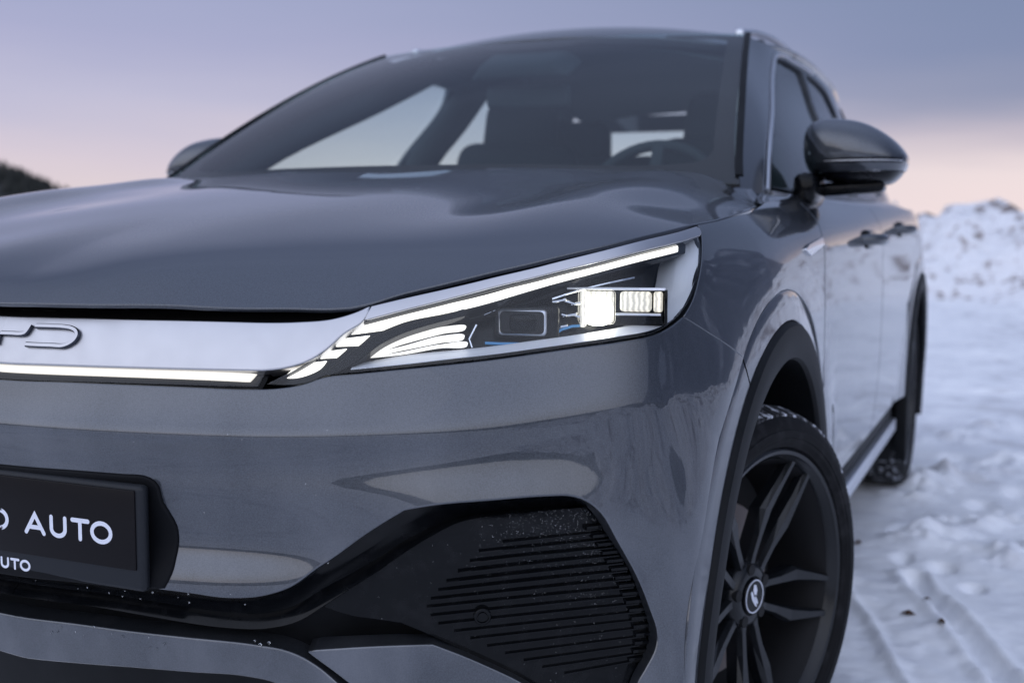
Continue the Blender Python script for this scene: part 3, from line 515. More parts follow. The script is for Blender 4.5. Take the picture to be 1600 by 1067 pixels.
def tube(name, P, r, n=10, cap=True):
    P = np.array(P, float); T = np.gradient(P, axis=0); T /= np.linalg.norm(T,axis=1)[:,None]; r = np.broadcast_to(r, (len(P),))
    up = np.array((0,0,1.)); V = []; F = []
    for i, p in enumerate(P):
        b = np.cross(T[i], up)
        if np.linalg.norm(b) < 1e-3: b = np.cross(T[i], (1.,0,0))
        b /= np.linalg.norm(b); c = np.cross(b, T[i])
        for k in range(n):
            a = 2*math.pi*k/n; V.append(p+(b*math.cos(a)+c*math.sin(a))*r[i])
    for i in range(len(P)-1):
        for k in range(n): F.append((i*n+k, i*n+(k+1) % n, (i+1)*n+(k+1) % n, (i+1)*n+k))
    if cap: F += [tuple(range(n))[::-1], tuple((len(P)-1)*n+k for k in range(n))]
    bm = bmesh.new(); vs = [bm.verts.new(v) for v in V]; [bm.faces.new([vs[i] for i in f]) for f in F]; bmesh.ops.recalc_face_normals(bm, faces=bm.faces)
    return bm_mesh(bm, name, True, 50)
# ------------------------------------------------------------------ the car
BELT = belt_surf(); HOOD = hood_surf(); WIND = wind_surf(); ROOF = roof_surf(); CABIN = cabin_surf()
car = empty('car', label='grey metallic electric SUV with lit headlights parked on snow', category='car')
PT = 'paint'
panel('front_bumper', BELT, CV['bumper'], PT, car, 'C', step=.011, gap=.0016, thick=.03, bev=.003)
panel('bonnet', HOOD, CV['hood'], PT, car, 'C', step=.014, gap=.001, thick=.006, bev=.0025)
panel('front_fender', BELT, CV['fender'], PT, car, 'LR', step=.014, gap=.0016, thick=.025, bev=.002)
doors = {}
fd = panel('front_door', BELT, CV['door_front'], PT, car, 'LR', step=.025, gap=.0016, thick=.03, bev=.002)
rd = panel('rear_door', BELT, CV['door_rear'], PT, car, 'LR', step=.025, gap=.0016, thick=.03, bev=.002)
panel('rear_quarter', BELT, CV['quarter'], PT, car, 'LR', step=.03, gap=.001, thick=.03, bev=.002)
# arch lips and plastic arch trims
def arch_x(tab, th): return np.interp(th, TH, tab)
def ring(i, a0, a1, prof, n):
    """sweep (radius, base table, outward shift) triples round a wheel arch"""
    V = []; F = []; k = len(prof)
    for q, th in enumerate(np.radians(np.linspace(a0, a1, n))):
        for R_, tab, dx in prof:
            y = R_*math.cos(th); y = WY[i]+(y if i == 0 else -y)
            V.append((arch_x(tab, th)+dx, y, WZ+R_*math.sin(th)))
    for q in range(n-1):
        for j in range(k-1): F.append((q*k+j, q*k+j+1, (q+1)*k+j+1, (q+1)*k+j))
    bm = bmesh.new(); vs = [bm.verts.new(v) for v in V]; [bm.faces.new([vs[i_] for i_ in f]) for f in F]
    bmesh.ops.recalc_face_normals(bm, faces=bm.faces)
    if sum(f.normal.x*f.calc_area() for f in bm.faces) < 0: bmesh.ops.reverse_faces(bm, faces=bm.faces)
    return bm_mesh(bm, 'ring', True, 32)
def both(name, me, m, parent, **props):
    me.name = name
    if not me.materials: me.materials.append(M[m])
    a = obj(name, me, None, parent if not isinstance(parent, tuple) else parent[0], **props); b = obj(name, mirror_mesh(me, name), None, parent if not isinstance(parent, tuple) else parent[1], **props)
    return a, b
lip = [(RC-.001, XC, -.03), (RC-.001, XC, -.0012), (RC-.003, XC, .0002), (.51, XC, .0035), (RO+.004, XO, -.0005), (RO+.002, XO, -.002), (RO+.002, XO, -.03)]
SEAM = 123.25
both('arch_lip', ring(0, -8, SEAM-.25, lip, 60), PT, car); both('bumper_arch_lip', ring(0, SEAM+.25, 196, lip, 40), PT, car)
both('arch_lip', ring(1, 8, 188, lip, 60), PT, car)
clad = [(RO+.001, XO, -.03), (RO+.001, XO, -.003), (RO-.001, XO, .003), (RO-.006, XO, .0075), (RO-.022, XO, .010), (RI+.018, XO, .009), (RI+.004, XO, .005), (RI, XO, -.002), (RI+.002, XO, -.03), (RI+.012, XO, -.10)]
both('wheel_arch_trim', ring(0, -20, 196, clad, 90), 'black', car); both('wheel_arch_trim', ring(1, -20, 196, clad, 80), 'black', car)
for i in (0, 1): both('wheel_well_liner', ring(i, -25, 205, [(RI+.01, XO, -.05), (RI+.02, XO, -.12), (RI+.02, XO, -.33), (.30, XO, -.36), (.02, XO, -.36)], 48), 'dark', car)
# sills
for z0, z1, x0, x1, m, nm in ((.345, .402, .80, .888, 'black', 'side_sill'), (.298, .343, .80, .905, 'silver', 'sill_strip'), (.21, .297, .60, .745, 'black', 'sill_underside')):
    bm = rbox((x1-x0, 1.66, z1-z0), .006, 2, ((x0+x1)/2, 2.16, (z0+z1)/2)); both(nm, bm_mesh(bm, nm, True, 40), m, car)
bm = rbox((1.30, 4.0, .06), .01, 2, (0, 2.25, .25)); obj('underbody', bm_mesh(bm, 'underbody'), M['dark'], car)
bm = rbox((1.1, 4.0, .5), .01, 2, (0, 2.3, .52)); obj('body_core', bm_mesh(bm, 'body_core'), M['dark'], car)
# ---- nose: seal, satin strip, light bar
panel('bonnet_seal', BELT, CV['seal'], 'dark', car, 'C', off=.042, step=.02, thick=.01)
strip = panel('nose_trim_strip', BELT, CV['strip'], 'satin', car, 'C', step=.010, gap=.0008, thick=.03, bev=.003, off=-.001)
lbar = panel('light_bar', BELT, CV['light_lit'], 'lit', car, 'C', step=.012, off=.006, thick=.004)
panel('light_bar_cover', BELT, CV['light_glass'], 'tint_glass', lbar, 'C', step=.012, off=.001, thick=.003, bev=.001)
panel('light_bar_housing', BELT, CV['light_glass'], 'gloss_black', lbar, 'C', step=.02, off=.016, thick=.01)
# ---- headlights
hlL = empty('headlight', car); hlR = empty('headlight', car); HH = (hlL, hlR)
panel('lens', BELT, CV['lens'], 'lens', HH, 'LR', step=.013, gap=.0015, thick=.004, bev=.0012)
panel('chrome_trim', BELT, CV['hl_chrome'], 'satin', HH, 'LR', step=.012, gap=.0008, thick=.02, bev=.002, off=-.0005)
def gasket(segs, off, d, m, name, par):
    l = loop_of(segs, .01); o = outward(l); P0 = BELT.off(l[:,0], l[:,1], off); Q = l-o*d; P1 = BELT.off(Q[:,0], Q[:,1], off+.001); P2 = BELT.off(Q[:,0], Q[:,1], off+.012)
    n = len(l); V = np.concatenate([P0, P1, P2]); F = [(k*n+i, (k+1)*n+i, (k+1)*n+(i+1) % n, k*n+(i+1) % n) for k in (0, 1) for i in range(n)]
    bm = bmesh.new(); vs = [bm.verts.new(v) for v in V]; [bm.faces.new([vs[i] for i in f]) for f in F]; bmesh.ops.recalc_face_normals(bm, faces=bm.faces)
    both(name, bm_mesh(bm, name, True, 40), m, par)
gasket(CV['lens'], .0030, .0012, 'gloss_black', 'gasket', HH)
panel('housing', BELT, CV['lens'], 'gloss_black', HH, 'LR', step=.02, off=.075, thick=.005)
panel('daytime_light_bar', BELT, CV['drl'], 'lit', HH, 'LR', step=.008, bds=.003, off=.012, thick=.0015, bev=.0002)
for k in range(3): panel('daytime_light_fin', BELT, CV['fin%d' % k], 'lit', HH, 'LR', step=.008, bds=.003, off=.012, thick=.0015, bev=.0002)
panel('light_carrier', BELT, CV['carrier'], 'gloss_black', HH, 'LR', step=.012, bds=.006, off=.0145, thick=.02, bev=.0004)
panel('wave_trim', BELT, CV['wave'], 'gloss_black', HH, 'LR', step=.008, bds=.004, off=.009, thick=.03, bev=.002)
for s in CV['feather']: panel('lit_reflector_blade', BELT, [s[0]+[s[0][0]]], 'lit_soft', HH, 'LR', step=.008, off=.028, thick=.0015, bev=.0002, bds=.004)
panel('black_bezel', BELT, CV['black_fill'], 'gloss_black', HH, 'LR', step=.014, off=.062, thick=.006, bev=.001)
a = crs(CV['crescent_o'], .012); b_ = crs(CV['crescent_i'], .012)
def resamp(p, n):
    d = np.concatenate([[0], np.cumsum(np.linalg.norm(np.diff(p,axis=0),axis=1))]); t = np.linspace(0, d[-1], n); return np.stack([np.interp(t, d, p[:,0]), np.interp(t, d, p[:,1])], 1)
a = resamp(a, 80); b_ = resamp(b_, 80); V = []; F = []
for w, off in ((0,.004),(.04,.0035),(.12,.007),(.5,.017),(.9,.028),(1,.032),(1.0,.06)):
    q = a*(1-w)+b_*w; V.append(BELT.off(q[:,0], q[:,1], off))
for k in range(6):
    for i in range(79): F.append((k*80+i, k*80+i+1, (k+1)*80+i+1, (k+1)*80+i))
bm = bmesh.new(); vs = [bm.verts.new(v) for v in np.concatenate(V)]; [bm.faces.new([vs[i] for i in f]) for f in F]; bmesh.ops.recalc_face_normals(bm, faces=bm.faces)
both('silver_bezel', bm_mesh(bm, 'silver_bezel', True, 45), 'bezel', HH)
def frame_at(uv, off):
    p = BELT.off([uv[0]], [uv[1]], off)[0]; return Vector(p)
FW = Matrix.Rotation(math.radians(14), 3, 'Z')
def module(uv, off, parts):
    c = frame_at(uv, off)
    for nm, size, d, bev, m in parts: both(nm, bm_mesh(rbox(size, bev, 3, c+FW@Vector(d), FW), nm, True, 40), m, HH)
module(CV['m_proj'], .045, [('projector_frame', (.088,.012,.046), (.0,.0,.0), .006, 'gloss_black'), ('projector_rim', (.066,.014,.036), (-.004,-.004,0), .006, 'silver'), ('projector_bezel', (.060,.016,.031), (-.004,-.006,0), .006, 'dark'), ('projector_lens', (.040,.016,.026), (-.002,-.009,0), .008, 'gloss_black')])
module(CV['m_lit'], .045, [('low_beam_frame', (.135,.012,.050), (.012,.004,.002), .004, 'gloss_black'), ('low_beam_hood', (.130,.020,.003), (.014,-.006,.026), .001, 'bezel'), ('low_beam_side', (.004,.022,.046), (.080,-.006,.002), .0012, 'gloss_black'),
       ('low_beam_lens', (.040,.016,.036), (-.010,-.008,-.005), .014, 'lit_hot'), ('low_beam_reflector', (.042,.010,.027), (.040,-.004,.009), .005, 'lit_bands'), ('low_beam_reflector', (.012,.010,.027), (.0695,-.003,.009), .003, 'lit_bands'), ('low_beam_reflector', (.050,.006,.046), (-.012,-.001,.001), .006, 'lit_bands'), ('low_beam_shelf', (.060,.016,.003), (.044,-.006,-.0075), .001, 'silver')])
module(CV['m_blade'], .028, [('light_guide_blade', (.007,.02,.048), (0,0,0), .002, 'lit_bands')])
for k in range(7):
    c = CV['m_proj']; t = k/6
    p = BELT.off([c[0]+.052+.03*(k % 3)/2], [c[1]+.016-.036*t], .05)[0]
    both('reflector_facet', bm_mesh(rbox((.020,.012,.004), .001, 1, Vector(p), FW@Matrix.Rotation(math.radians(25*(k % 2)-10), 3, 'Y')), 'reflector_facet'), 'chrome', HH)
for k in range(6): surf_bar('bright_line', BELT, CV['line%d' % k], .042, .0028, .003, 'chrome', hlL, hlR)
for key in ('blue', 'blue2'): surf_bar('blue_accent', BELT, CV[key], .045, .0035, .003, 'blue', hlL, hlR)
# ---- lower intake
f = CV['frame']
fu = resamp(crs(f[0], .012), 120); fl = resamp(crs(f[1][::-1], .012), 120)
V = []; F = []
for w, off in ((-.03,.04),(-.02,.012),(.06,.016),(.35,.034),(.72,.040),(.90,.028),(.97,.024),(1.0,.028),(1.01,.06)):
    q = fu*(1-w)+fl*w; q[-1,0] = 0; V.append(BELT.off(q[:,0], q[:,1], off))
n = 120
for k in range(len(V)-1):
    for i in range(n-1): F.append((k*n+i, k*n+i+1, (k+1)*n+i+1, (k+1)*n+i))
V = np.concatenate(V); nv = len(V); V = np.concatenate([V, V*[-1,1,1]]); F = F+[tuple(i+nv for i in q_[::-1]) for q_ in F]
bm = bmesh.new(); vs = [bm.verts.new(v) for v in V]; [bm.faces.new([vs[i] for i in q_]) for q_ in F]; bmesh.ops.remove_doubles(bm, verts=bm.verts, dist=1e-5); bmesh.ops.recalc_face_normals(bm, faces=bm.faces)
obj('intake_frame', bm_mesh(bm, 'intake_frame', True, 50), M['gloss_black'], car)
bk = BELT; uu, vv = np.linspace(0, 1.0, 40), np.linspace(.03, .47, 16); U_, V_ = np.meshgrid(uu, vv); dd = np.where(U_ < .86, .075, .075-.04*(U_-.86)/.14)
dd = np.where((V_ > .40) | (V_ < .06), np.maximum(dd, .075), dd)
Xb = BELT.off(U_.ravel(), V_.ravel(), dd.ravel()); Xb[np.arange(len(Xb)) % 40 == 0, 0] = 0
F = [(j*40+i, j*40+i+1, (j+1)*40+i+1, (j+1)*40+i) for j in range(15) for i in range(39)]; nv = len(Xb)
obj('intake_backing', mesh('intake_backing', np.concatenate([Xb, Xb*[-1,1,1]]), F+[tuple(i+nv for i in q_[::-1]) for q_ in F]), M['black'], car)
gr = panel('corner_grille', BELT, CV['fin_panel'], 'gloss_black', car, 'LR', step=.014, off=.034, thick=.02, bev=.0015)
for s in CV['slats']: surf_bar('grille_slat', BELT, s, .0345, .0034, .0048, 'gloss_black', gr[0], gr[1])
for s in CV['comb']: surf_bar('grille_tooth', BELT, s, .036, .0065, .010, 'gloss_black', gr[0], gr[1])
c = Vector(BELT.off([CV['sensor'][0]], [CV['sensor'][1]], .034)[0]); nn = Vector(BELT.nrm([CV['sensor'][0]], [CV['sensor'][1]])[0])
me = lathe('parking_sensor', [(.0,.0115),(.006,.0115),(.007,.0105),(.007,.0085),(.005,.0082),(.005,.0065),(.0065,.006),(.0065,.0001)], n=32)
me.transform(Matrix.Translation(c) @ Vector((1,0,0)).rotation_difference(nn).to_matrix().to_4x4()); both('parking_sensor', me, 'gloss_black', car)
panel('lower_corner_panel', BELT, CV['wing'], PT, car, 'LR', step=.014, off=.018, thick=.03, bev=.003)
panel('lower_lip', BELT, CV['lip'], PT, car, 'C', step=.014, off=.020, thick=.03, bev=.004)
# ---- number plate, straight across the nose
pl = empty('number_plate', car)
mt = crs([p for s in CV['mount'] for p in s], .01)
panel('plate_mount', BELT, CV['mount'], 'matt_black', pl, 'C', step=.014, off=-.004, thick=.02, bev=.004)
PY = .030
bm = rbox((.530, .016, .140), .007, 4, (0, PY+.008, .570)); obj('plate_frame', bm_mesh(bm, 'plate_frame', True, 40), M['frame'], pl)
bm = rbox((.508, .004, .105), .0015, 2, (0, PY-.0005, .581)); obj('plate_face', bm_mesh(bm, 'plate_face', True, 40), M['plate'], pl)
bm = rbox((.46, .03, .10), .01, 3, (0, PY+.028, .573)); obj('plate_bracket', bm_mesh(bm, 'plate_bracket', True, 40), M['matt_black'], pl)
def stroke(pts, w, z0, closed=False, cap=True):
    """flat ribbon with round ends in the x-z plane, facing -y"""
    p = np.array(pts, float); n = len(p); e = np.gradient(p, axis=0)
    if closed: e = np.roll(p,-1,axis=0)-np.roll(p,1,axis=0)
    else:
        d = np.diff(p,axis=0); d /= np.linalg.norm(d,axis=1)[:,None]; e = np.concatenate([d[:1], d[:-1]+d[1:], d[-1:]])
    e /= np.linalg.norm(e,axis=1)[:,None]; nn_ = np.stack([-e[:,1],e[:,0]],1)
    sc = np.ones(n)
    if not closed:
        d = np.diff(p,axis=0); d /= np.linalg.norm(d,axis=1)[:,None]
        for i in range(1,n-1): sc[i] = 1/max(.5, abs(d[i-1]@e[i]))
    A = p+nn_*(w/2*sc)[:,None]; B_ = p-nn_*(w/2*sc)[:,None]; poly = []
    if closed:
        return [(A[i], B_[i], B_[(i+1) % n], A[(i+1) % n]) for i in range(n)]
    faces = [(A[i], B_[i], B_[i+1], A[i+1]) for i in range(n-1)]
    if cap:
        for c_, d_, s in ((p[0], e[0], -1), (p[-1], e[-1], 1)):
            nv_ = np.array([-d_[1], d_[0]]); faces.append([c_+w/2*(nv_*math.cos(t)+s*d_*math.sin(t)) for t in np.linspace(0, math.pi, 9)])
    return faces
def arc(cx, cz, rx, rz, a0, a1, n=16): return [(cx+rx*math.cos(math.radians(t)), cz+rz*math.sin(math.radians(t))) for t in np.linspace(a0, a1, n)]
GL = {'A': [([(-.5,0),(0,1),(.5,0)],0), ([(-.33,.3),(.33,.3)],0)], 'U': [([(-.38,1)]+arc(0,.38,.38,.38,180,360)+[(.38,1)],0)], 'T': [([(-.42,1),(.42,1)],0), ([(0,.97),(0,0)],0)],
      'O': [(arc(0,.5,.5,.5,0,345,24),1)], 'D': [([(-.36,0),(-.36,1),(0,1)]+arc(-.04,.5,.45,.5,90,-90)+[(0,0),(-.36,0)],0)], 'B': [([(-.34,0),(-.34,1)],0), ([(-.34,1),(.08,1)]+arc(.08,.77,.23,.23,80,-80)+[(.08,.54),(-.30,.54)],0), ([(-.30,.54),(.10,.54)]+arc(.12,.27,.27,.27,80,-80)+[(.10,0),(-.34,0)],0)],
      'Y': [([(-.4,1),(0,.5),(.4,1)],0), ([(0,.5),(0,0)],0)]}
def letter(ch, x, z, h, wf, w, y, parent, m='text'):
    V = []; F = []
    for k, (pts, cl) in enumerate(GL[ch]):
        for f_ in stroke([(a_*h*wf, b2*h) for a_, b2 in pts], w, 0, bool(cl)):
            i0 = len(V); V += [(x+q[0], y-.0002*k, z+q[1]) for q in f_]; F.append(tuple(range(i0, i0+len(f_))))
    bm = bmesh.new(); vs = [bm.verts.new(v) for v in V]
    for f_ in F: bm.faces.new([vs[i] for i in f_])
    bmesh.ops.remove_doubles(bm, verts=bm.verts, dist=1e-6)
    for f_ in bm.faces:
        f_.normal_update()
        if f_.normal.y > 0: f_.normal_flip()
    obj('letter', bm_mesh(bm, 'letter'), M[m], parent)
for ch, x in (('B',-.062),('Y',-.021),('D',.021),('A',.084),('U',.125),('T',.163),('O',.1987)): letter(ch, x, .561, .0245, 1.28, .0060, PY-.0030, pl)
for ch, x in (('B',-.060),('Y',-.042),('D',-.023),('A',.005),('U',.0245),('T',.043),('O',.0615)): letter(ch, x, .5060, .0125, 1.25, .0036, PY-.0006, pl)
# raised wordmark on the strip
EMB_D = [(0.0604,.7437),(.0825,.7438),(.1088,.7432),(.1213,.7411),(.1293,.7369),(.1323,.7307),(.1301,.722),(.1237,.7151),(.1139,.7101),(.095,.7099),(.0728,.7097),(.0511,.71)]
EMB_Y = [(.0510,.7455),(.0485,.7373),(.0450,.7307),(.0380,.7288),(.0236,.7288),(.003,.7288)]
EMB_S = [(.0,.7275),(.0,.7175),(.0,.7075)]
EMB_B = [(.0604,.7437),(.09,.7440),(.1323,.7440),(.1340,.727),(.1323,.7097),(.09,.7097),(.0604,.7100),(.055,.716),(.060,.7245),(.066,.7268),(.128,.7268)]
def emb(pts, flip):
    q = crs(pts, .004); P = BELT.off(q[:,0], q[:,1], -.0005); N_ = BELT.nrm(q[:,0], q[:,1])
    me = bar_mesh('raised_letter', P, N_, .0072, .0060); me.materials.append(M['satin']); me.materials.append(M['letter_shade'])
    nf = np.array([N_[np.argmin(np.linalg.norm(P-np.array(f.center), axis=1))] for f in me.polygons])
    for f, q_ in zip(me.polygons, nf): f.material_index = 0 if f.normal@Vector(q_) > .8 else 1
    if flip: me = mirror_mesh(me, 'raised_letter')
    obj('raised_letter', me, None, strip)
emb(EMB_D, 0); emb(EMB_Y, 0); emb(EMB_Y, 1); emb(EMB_S, 0); emb(EMB_B, 1)

# droplets of melt water on the grille, lip and bumper
def droplets():
    rnd = random.Random(11); bm = bmesh.new(); D = []
    pan = loop_of(CV['fin_panel'], .01); lo, hi = pan.min(0), pan.max(0); n = 0
    while n < 1300:
        q = (rnd.uniform(lo[0], hi[0]), rnd.uniform(lo[1], hi[1])); f_ = (q[0]-lo[0])/(hi[0]-lo[0]); g_ = (q[1]-lo[1])/(hi[1]-lo[1])
        if rnd.random() > max(.02, min(1, (f_-.45)*2.2))*max(.08, min(1, (g_-.2)*2)) or not inside(pan, np.array([q]))[0]: continue
        D.append((*q, .0335, rnd.uniform(.00022, .00060))); n += 1
    D += [(rnd.uniform(.0, .42), rnd.uniform(.19, .215), .0195, rnd.uniform(.001, .0026)) for k in range(16)]
    D += [(rnd.uniform(.1, .5), rnd.uniform(.30, .60), -.0004, rnd.uniform(.0005, .0011)) for k in range(14)]
    D += [(rnd.uniform(.05, .40), rnd.uniform(.262, .285), -.0002, rnd.uniform(.0005, .0014)) for k in range(20)]
    D = np.array(D); P = BELT.off(D[:,0], D[:,1], D[:,2]); N_ = BELT.nrm(D[:,0], D[:,1])
    for p, nn2, r in zip(P, N_, D[:,3]):
        p, nn2 = Vector(p), Vector(nn2); k = bmesh.ops.create_icosphere(bm, subdivisions=1, radius=1)
        for w in k['verts']:
            c = w.co.copy(); c.z *= rnd.uniform(.9, 1.2); w.co = p+c*r-nn2*(c.dot(nn2)*r*.45)
    return bm_mesh(bm, 'water_droplets', True)
M['water'] = mat('water', (.92,.94,.96), .03); M['water'].node_tree.nodes['Principled BSDF'].inputs['Transmission Weight'].default_value = 1.0; M['water'].node_tree.nodes['Principled BSDF'].inputs['IOR'].default_value = 1.33
obj('water_droplets', droplets(), M['water'], car, kind='stuff')
# ------------------------------------------------------------------ cabin: windscreen, roof, sides, glass
def wpt(a): return [(x, v) for x, v in a]
WS_SIDE = [(.750,-.03),(.732,.047),(.688,.30),(.637,.60),(.564,1.04)]
panel('windscreen', WIND, [[(0,-.05),(.3,-.045),(.750,-.03)], WS_SIDE, [(.564,1.04),(.3,1.02),(0,1.015)]], 'glass', car, 'C', step=.05, gap=.003, thick=.005, bev=.001, bds=.03)
# black band printed round the edge of the glass, as a thin sheet just under it
fr_out = [[(0,-.05),(.3,-.045),(.750,-.03)], WS_SIDE, [(.564,1.04),(.3,1.02),(0,1.015)]]
def frit():
    n = 60; o = loop_of(fr_out, .02)
    ins = [[(0,.045),(.3,.047),(.60,.055),(.655,.075),(.668,.12)],[(.668,.12),(.632,.33),(.585,.62),(.535,.92)],[(.535,.92),(.528,.955),(.505,.972),(.3,.985),(.16,.985)],[(.16,.985),(.11,.90),(.06,.885),(0,.885)],]
    me = panel_mesh('screen_black_edge', WIND, fr_out+[[(0,1.015),(0,.885)]]+[s[::-1] for s in ins[::-1]]+[[(0,.045),(0,-.05)]], off=.006, thick=.001, step=.03, mirror=True, bds=.02, bev=.0003)
    return me
obj('screen_black_edge', frit(), M['frit'], car)
surf_bar('windscreen_seal', WIND, [(.742,.0),(.732,.047),(.688,.30),(.637,.60),(.566,1.03)], -.0005, .016, .005, 'black', car, car)
roof_edge = [(.548,2.03),(.562,2.11),(.576,2.16),(.588,2.26),(.597,2.42),(.611,2.7),(.613,3.05),(.604,3.45),(.565,3.75),(.50,3.93)]
panel('roof', ROOF, [[(0,1.985),(.3,2.015),(.535,2.075),(.562,2.11)], roof_edge[1:], [(.50,3.93),(.25,3.98),(0,4.0)]], PT, car, 'C', step=.035, thick=.02, bev=.004, bds=.025)
VT = CABIN.vk[-1]
win_f = [[(.129,.03),(.163,.161),(.232,.334),(.302,.565)],[(.302,.565),(.335,.625),(.42,.652),(.6,.658),(.755,.652)],[(.755,.652),(.86,.55),(.93,.40),(1.03,.03)],[(1.03,.03),(.6,.024),(.129,.03)]]
win_r = [[(1.085,.03),(.995,.40),(.925,.55),(.835,.652)],[(.835,.652),(1.15,.648),(1.42,.62),(1.60,.54)],[(1.60,.54),(1.69,.3),(1.73,.05)],[(1.73,.05),(1.4,.03),(1.085,.03)]]
side_out = [[(0,0),(.3,0),(1.2,0),(2.386,0)],[(2.386,0),(2.386,VT)],[(2.386,VT),(1.2,VT),(.3,VT),(0,VT)],[(0,VT),(0,.35),(0,0)]]
panel('cabin_side', CABIN, side_out, PT, car, 'LR', step=.05, thick=.012, bev=.003, holes=(win_f, win_r), bds=.02)
def grow(segs, d, ds=.02):
    l = loop_of(segs, ds); return l+outward(l)*d
def frame_ring(name, segs, d0, d1, off, th, m, parent):
    a0 = grow(segs, d0); a1 = grow(segs, d1)
    return panel(name, CABIN, [a0.tolist()+[a0[0].tolist()]], m, parent, 'LR', step=.05, off=off, thick=th, bev=.002, holes=([a1.tolist()+[a1[0].tolist()]],), bds=.02)
frame_ring('window_surround', win_f, .028, .002, -.002, .02, 'gloss_black', car)
frame_ring('window_surround', win_r, .026, .002, -.002, .02, 'gloss_black', car)
panel('window', CABIN, win_f, 'side_glass', fd, 'LR', step=.06, off=.008, thick=.004, bds=.03)
panel('window', CABIN, win_r, 'side_glass', rd, 'LR', step=.06, off=.008, thick=.004, bds=.03)
# bright moulding up the front edge of the glass and along the roof
q = np.array([(.106,.012),(.141,.161),(.210,.334),(.280,.565),(.325,.650),(.42,.680),(.6,.686),(1.0,.684)])
surf_bar('window_moulding', CABIN, q.tolist(), -.001, .011, .006, 'silver', fd[0], fd[1])
q = [(.125,.006),(.5,.002),(1.05,.002)]; surf_bar('beltline_moulding', CABIN, q, -.002, .012, .006, 'silver', fd[0], fd[1])
# shoulder between door tops and glass
ly = np.linspace(1.12, 4.0, 44); V = []
for y in ly:
    u_ = float(np.interp(y, SY[:19], BELT.uk[:19])); pb = BELT.ev([u_], [BELT.vk[-1]-.012])[0]
    k_ = CABIN.ev(np.linspace(0, 2.386, 200), np.zeros(200)); pc = np.array([np.interp(y, k_[:,1], k_[:,0]), y, np.interp(y, k_[:,1], k_[:,2])])
    if y < 1.5: pc = np.array([np.interp(y, [1.1,1.2,1.28,1.36,1.5], [.824,.806,.786,.777,.798]), y, np.interp(y, [1.1,1.2,1.28,1.36,1.5], [1.006,1.010,1.024,1.036,1.033])])
    V += [(pb[0]+.001, y, pb[2]-.014), (pb[0]-.006, y, pb[2]+.0), (pc[0]+.004, y, pc[2]+.012), (pc[0]-.01, y, pc[2]+.016)]
me = mesh('shoulder', V, [(i*4+j, i*4+j+1, (i+1)*4+j+1, (i+1)*4+j) for i in range(43) for j in range(3)])
if me.polygons[1].normal.z < 0: me.flip_normals()
both('shoulder_panel', me, PT, car)
# tail
V = [(-.50,3.99,1.405),(.50,3.99,1.405),(.60,4.17,1.12),(-.60,4.17,1.12)]
obj('rear_window', mesh('rear_window', V, [(0,3,2,1)], False), M['side_glass'], car)
V = [(-.56,3.90,1.47),(.56,3.90,1.47),(.74,4.25,1.0),(-.74,4.25,1.0),(-.50,3.992,1.406),(.50,3.992,1.406),(.60,4.172,1.118),(-.60,4.172,1.118)]
tg = mesh('tailgate', V, [(0,4,5,1),(1,5,6,2),(2,6,7,3),(3,7,4,0)], False)
obj('tailgate', tg, M['paint'], car)
bm = rbox((1.5,.10,.12), .03, 3, (0,4.28,1.00)); obj('tailgate_shelf', bm_mesh(bm, 'tailgate_shelf', True, 40), M['paint'], car)
# roof rails: a bar on two feet
for s in (1, -1):
    ys = np.linspace(2.20, 3.75, 24); xs = np.interp(ys, [2.2,2.6,3.2,3.75], [.515,.535,.528,.50]); zz = ROOF.ev(xs, ys)[:,2]
    lift = np.interp(ys, [2.20,2.26,2.38,2.55,3.4,3.6,3.75], [.0,.014,.018,.018,.018,.014,.0])
    P = np.stack([xs*s, ys, zz+lift], 1)
    me = tube('roof_rail', P, np.interp(ys, [2.2,2.24,2.4,3.75], [.010,.012,.009,.008]), 10); rail = obj('roof_rail', me, M['silver'] if s > 0 else M['silver'], car)
    for yy in (2.26, 3.66):
        x_ = float(np.interp(yy, [2.2,2.6,3.2,3.75], [.515,.535,.528,.50])); z_ = float(ROOF.ev([x_], [yy])[0,2])
        obj('rail_foot', bm_mesh(rbox((.026,.09,.036), .009, 3, (x_*s, yy, z_+.004)), 'rail_foot', True, 40), M['silver'], rail)
# scuttle under the windscreen
bm = rbox((1.42,.30,.03), .01, 2, (0,1.27,1.035)); obj('scuttle', bm_mesh(bm, 'scuttle'), M['black'], car)
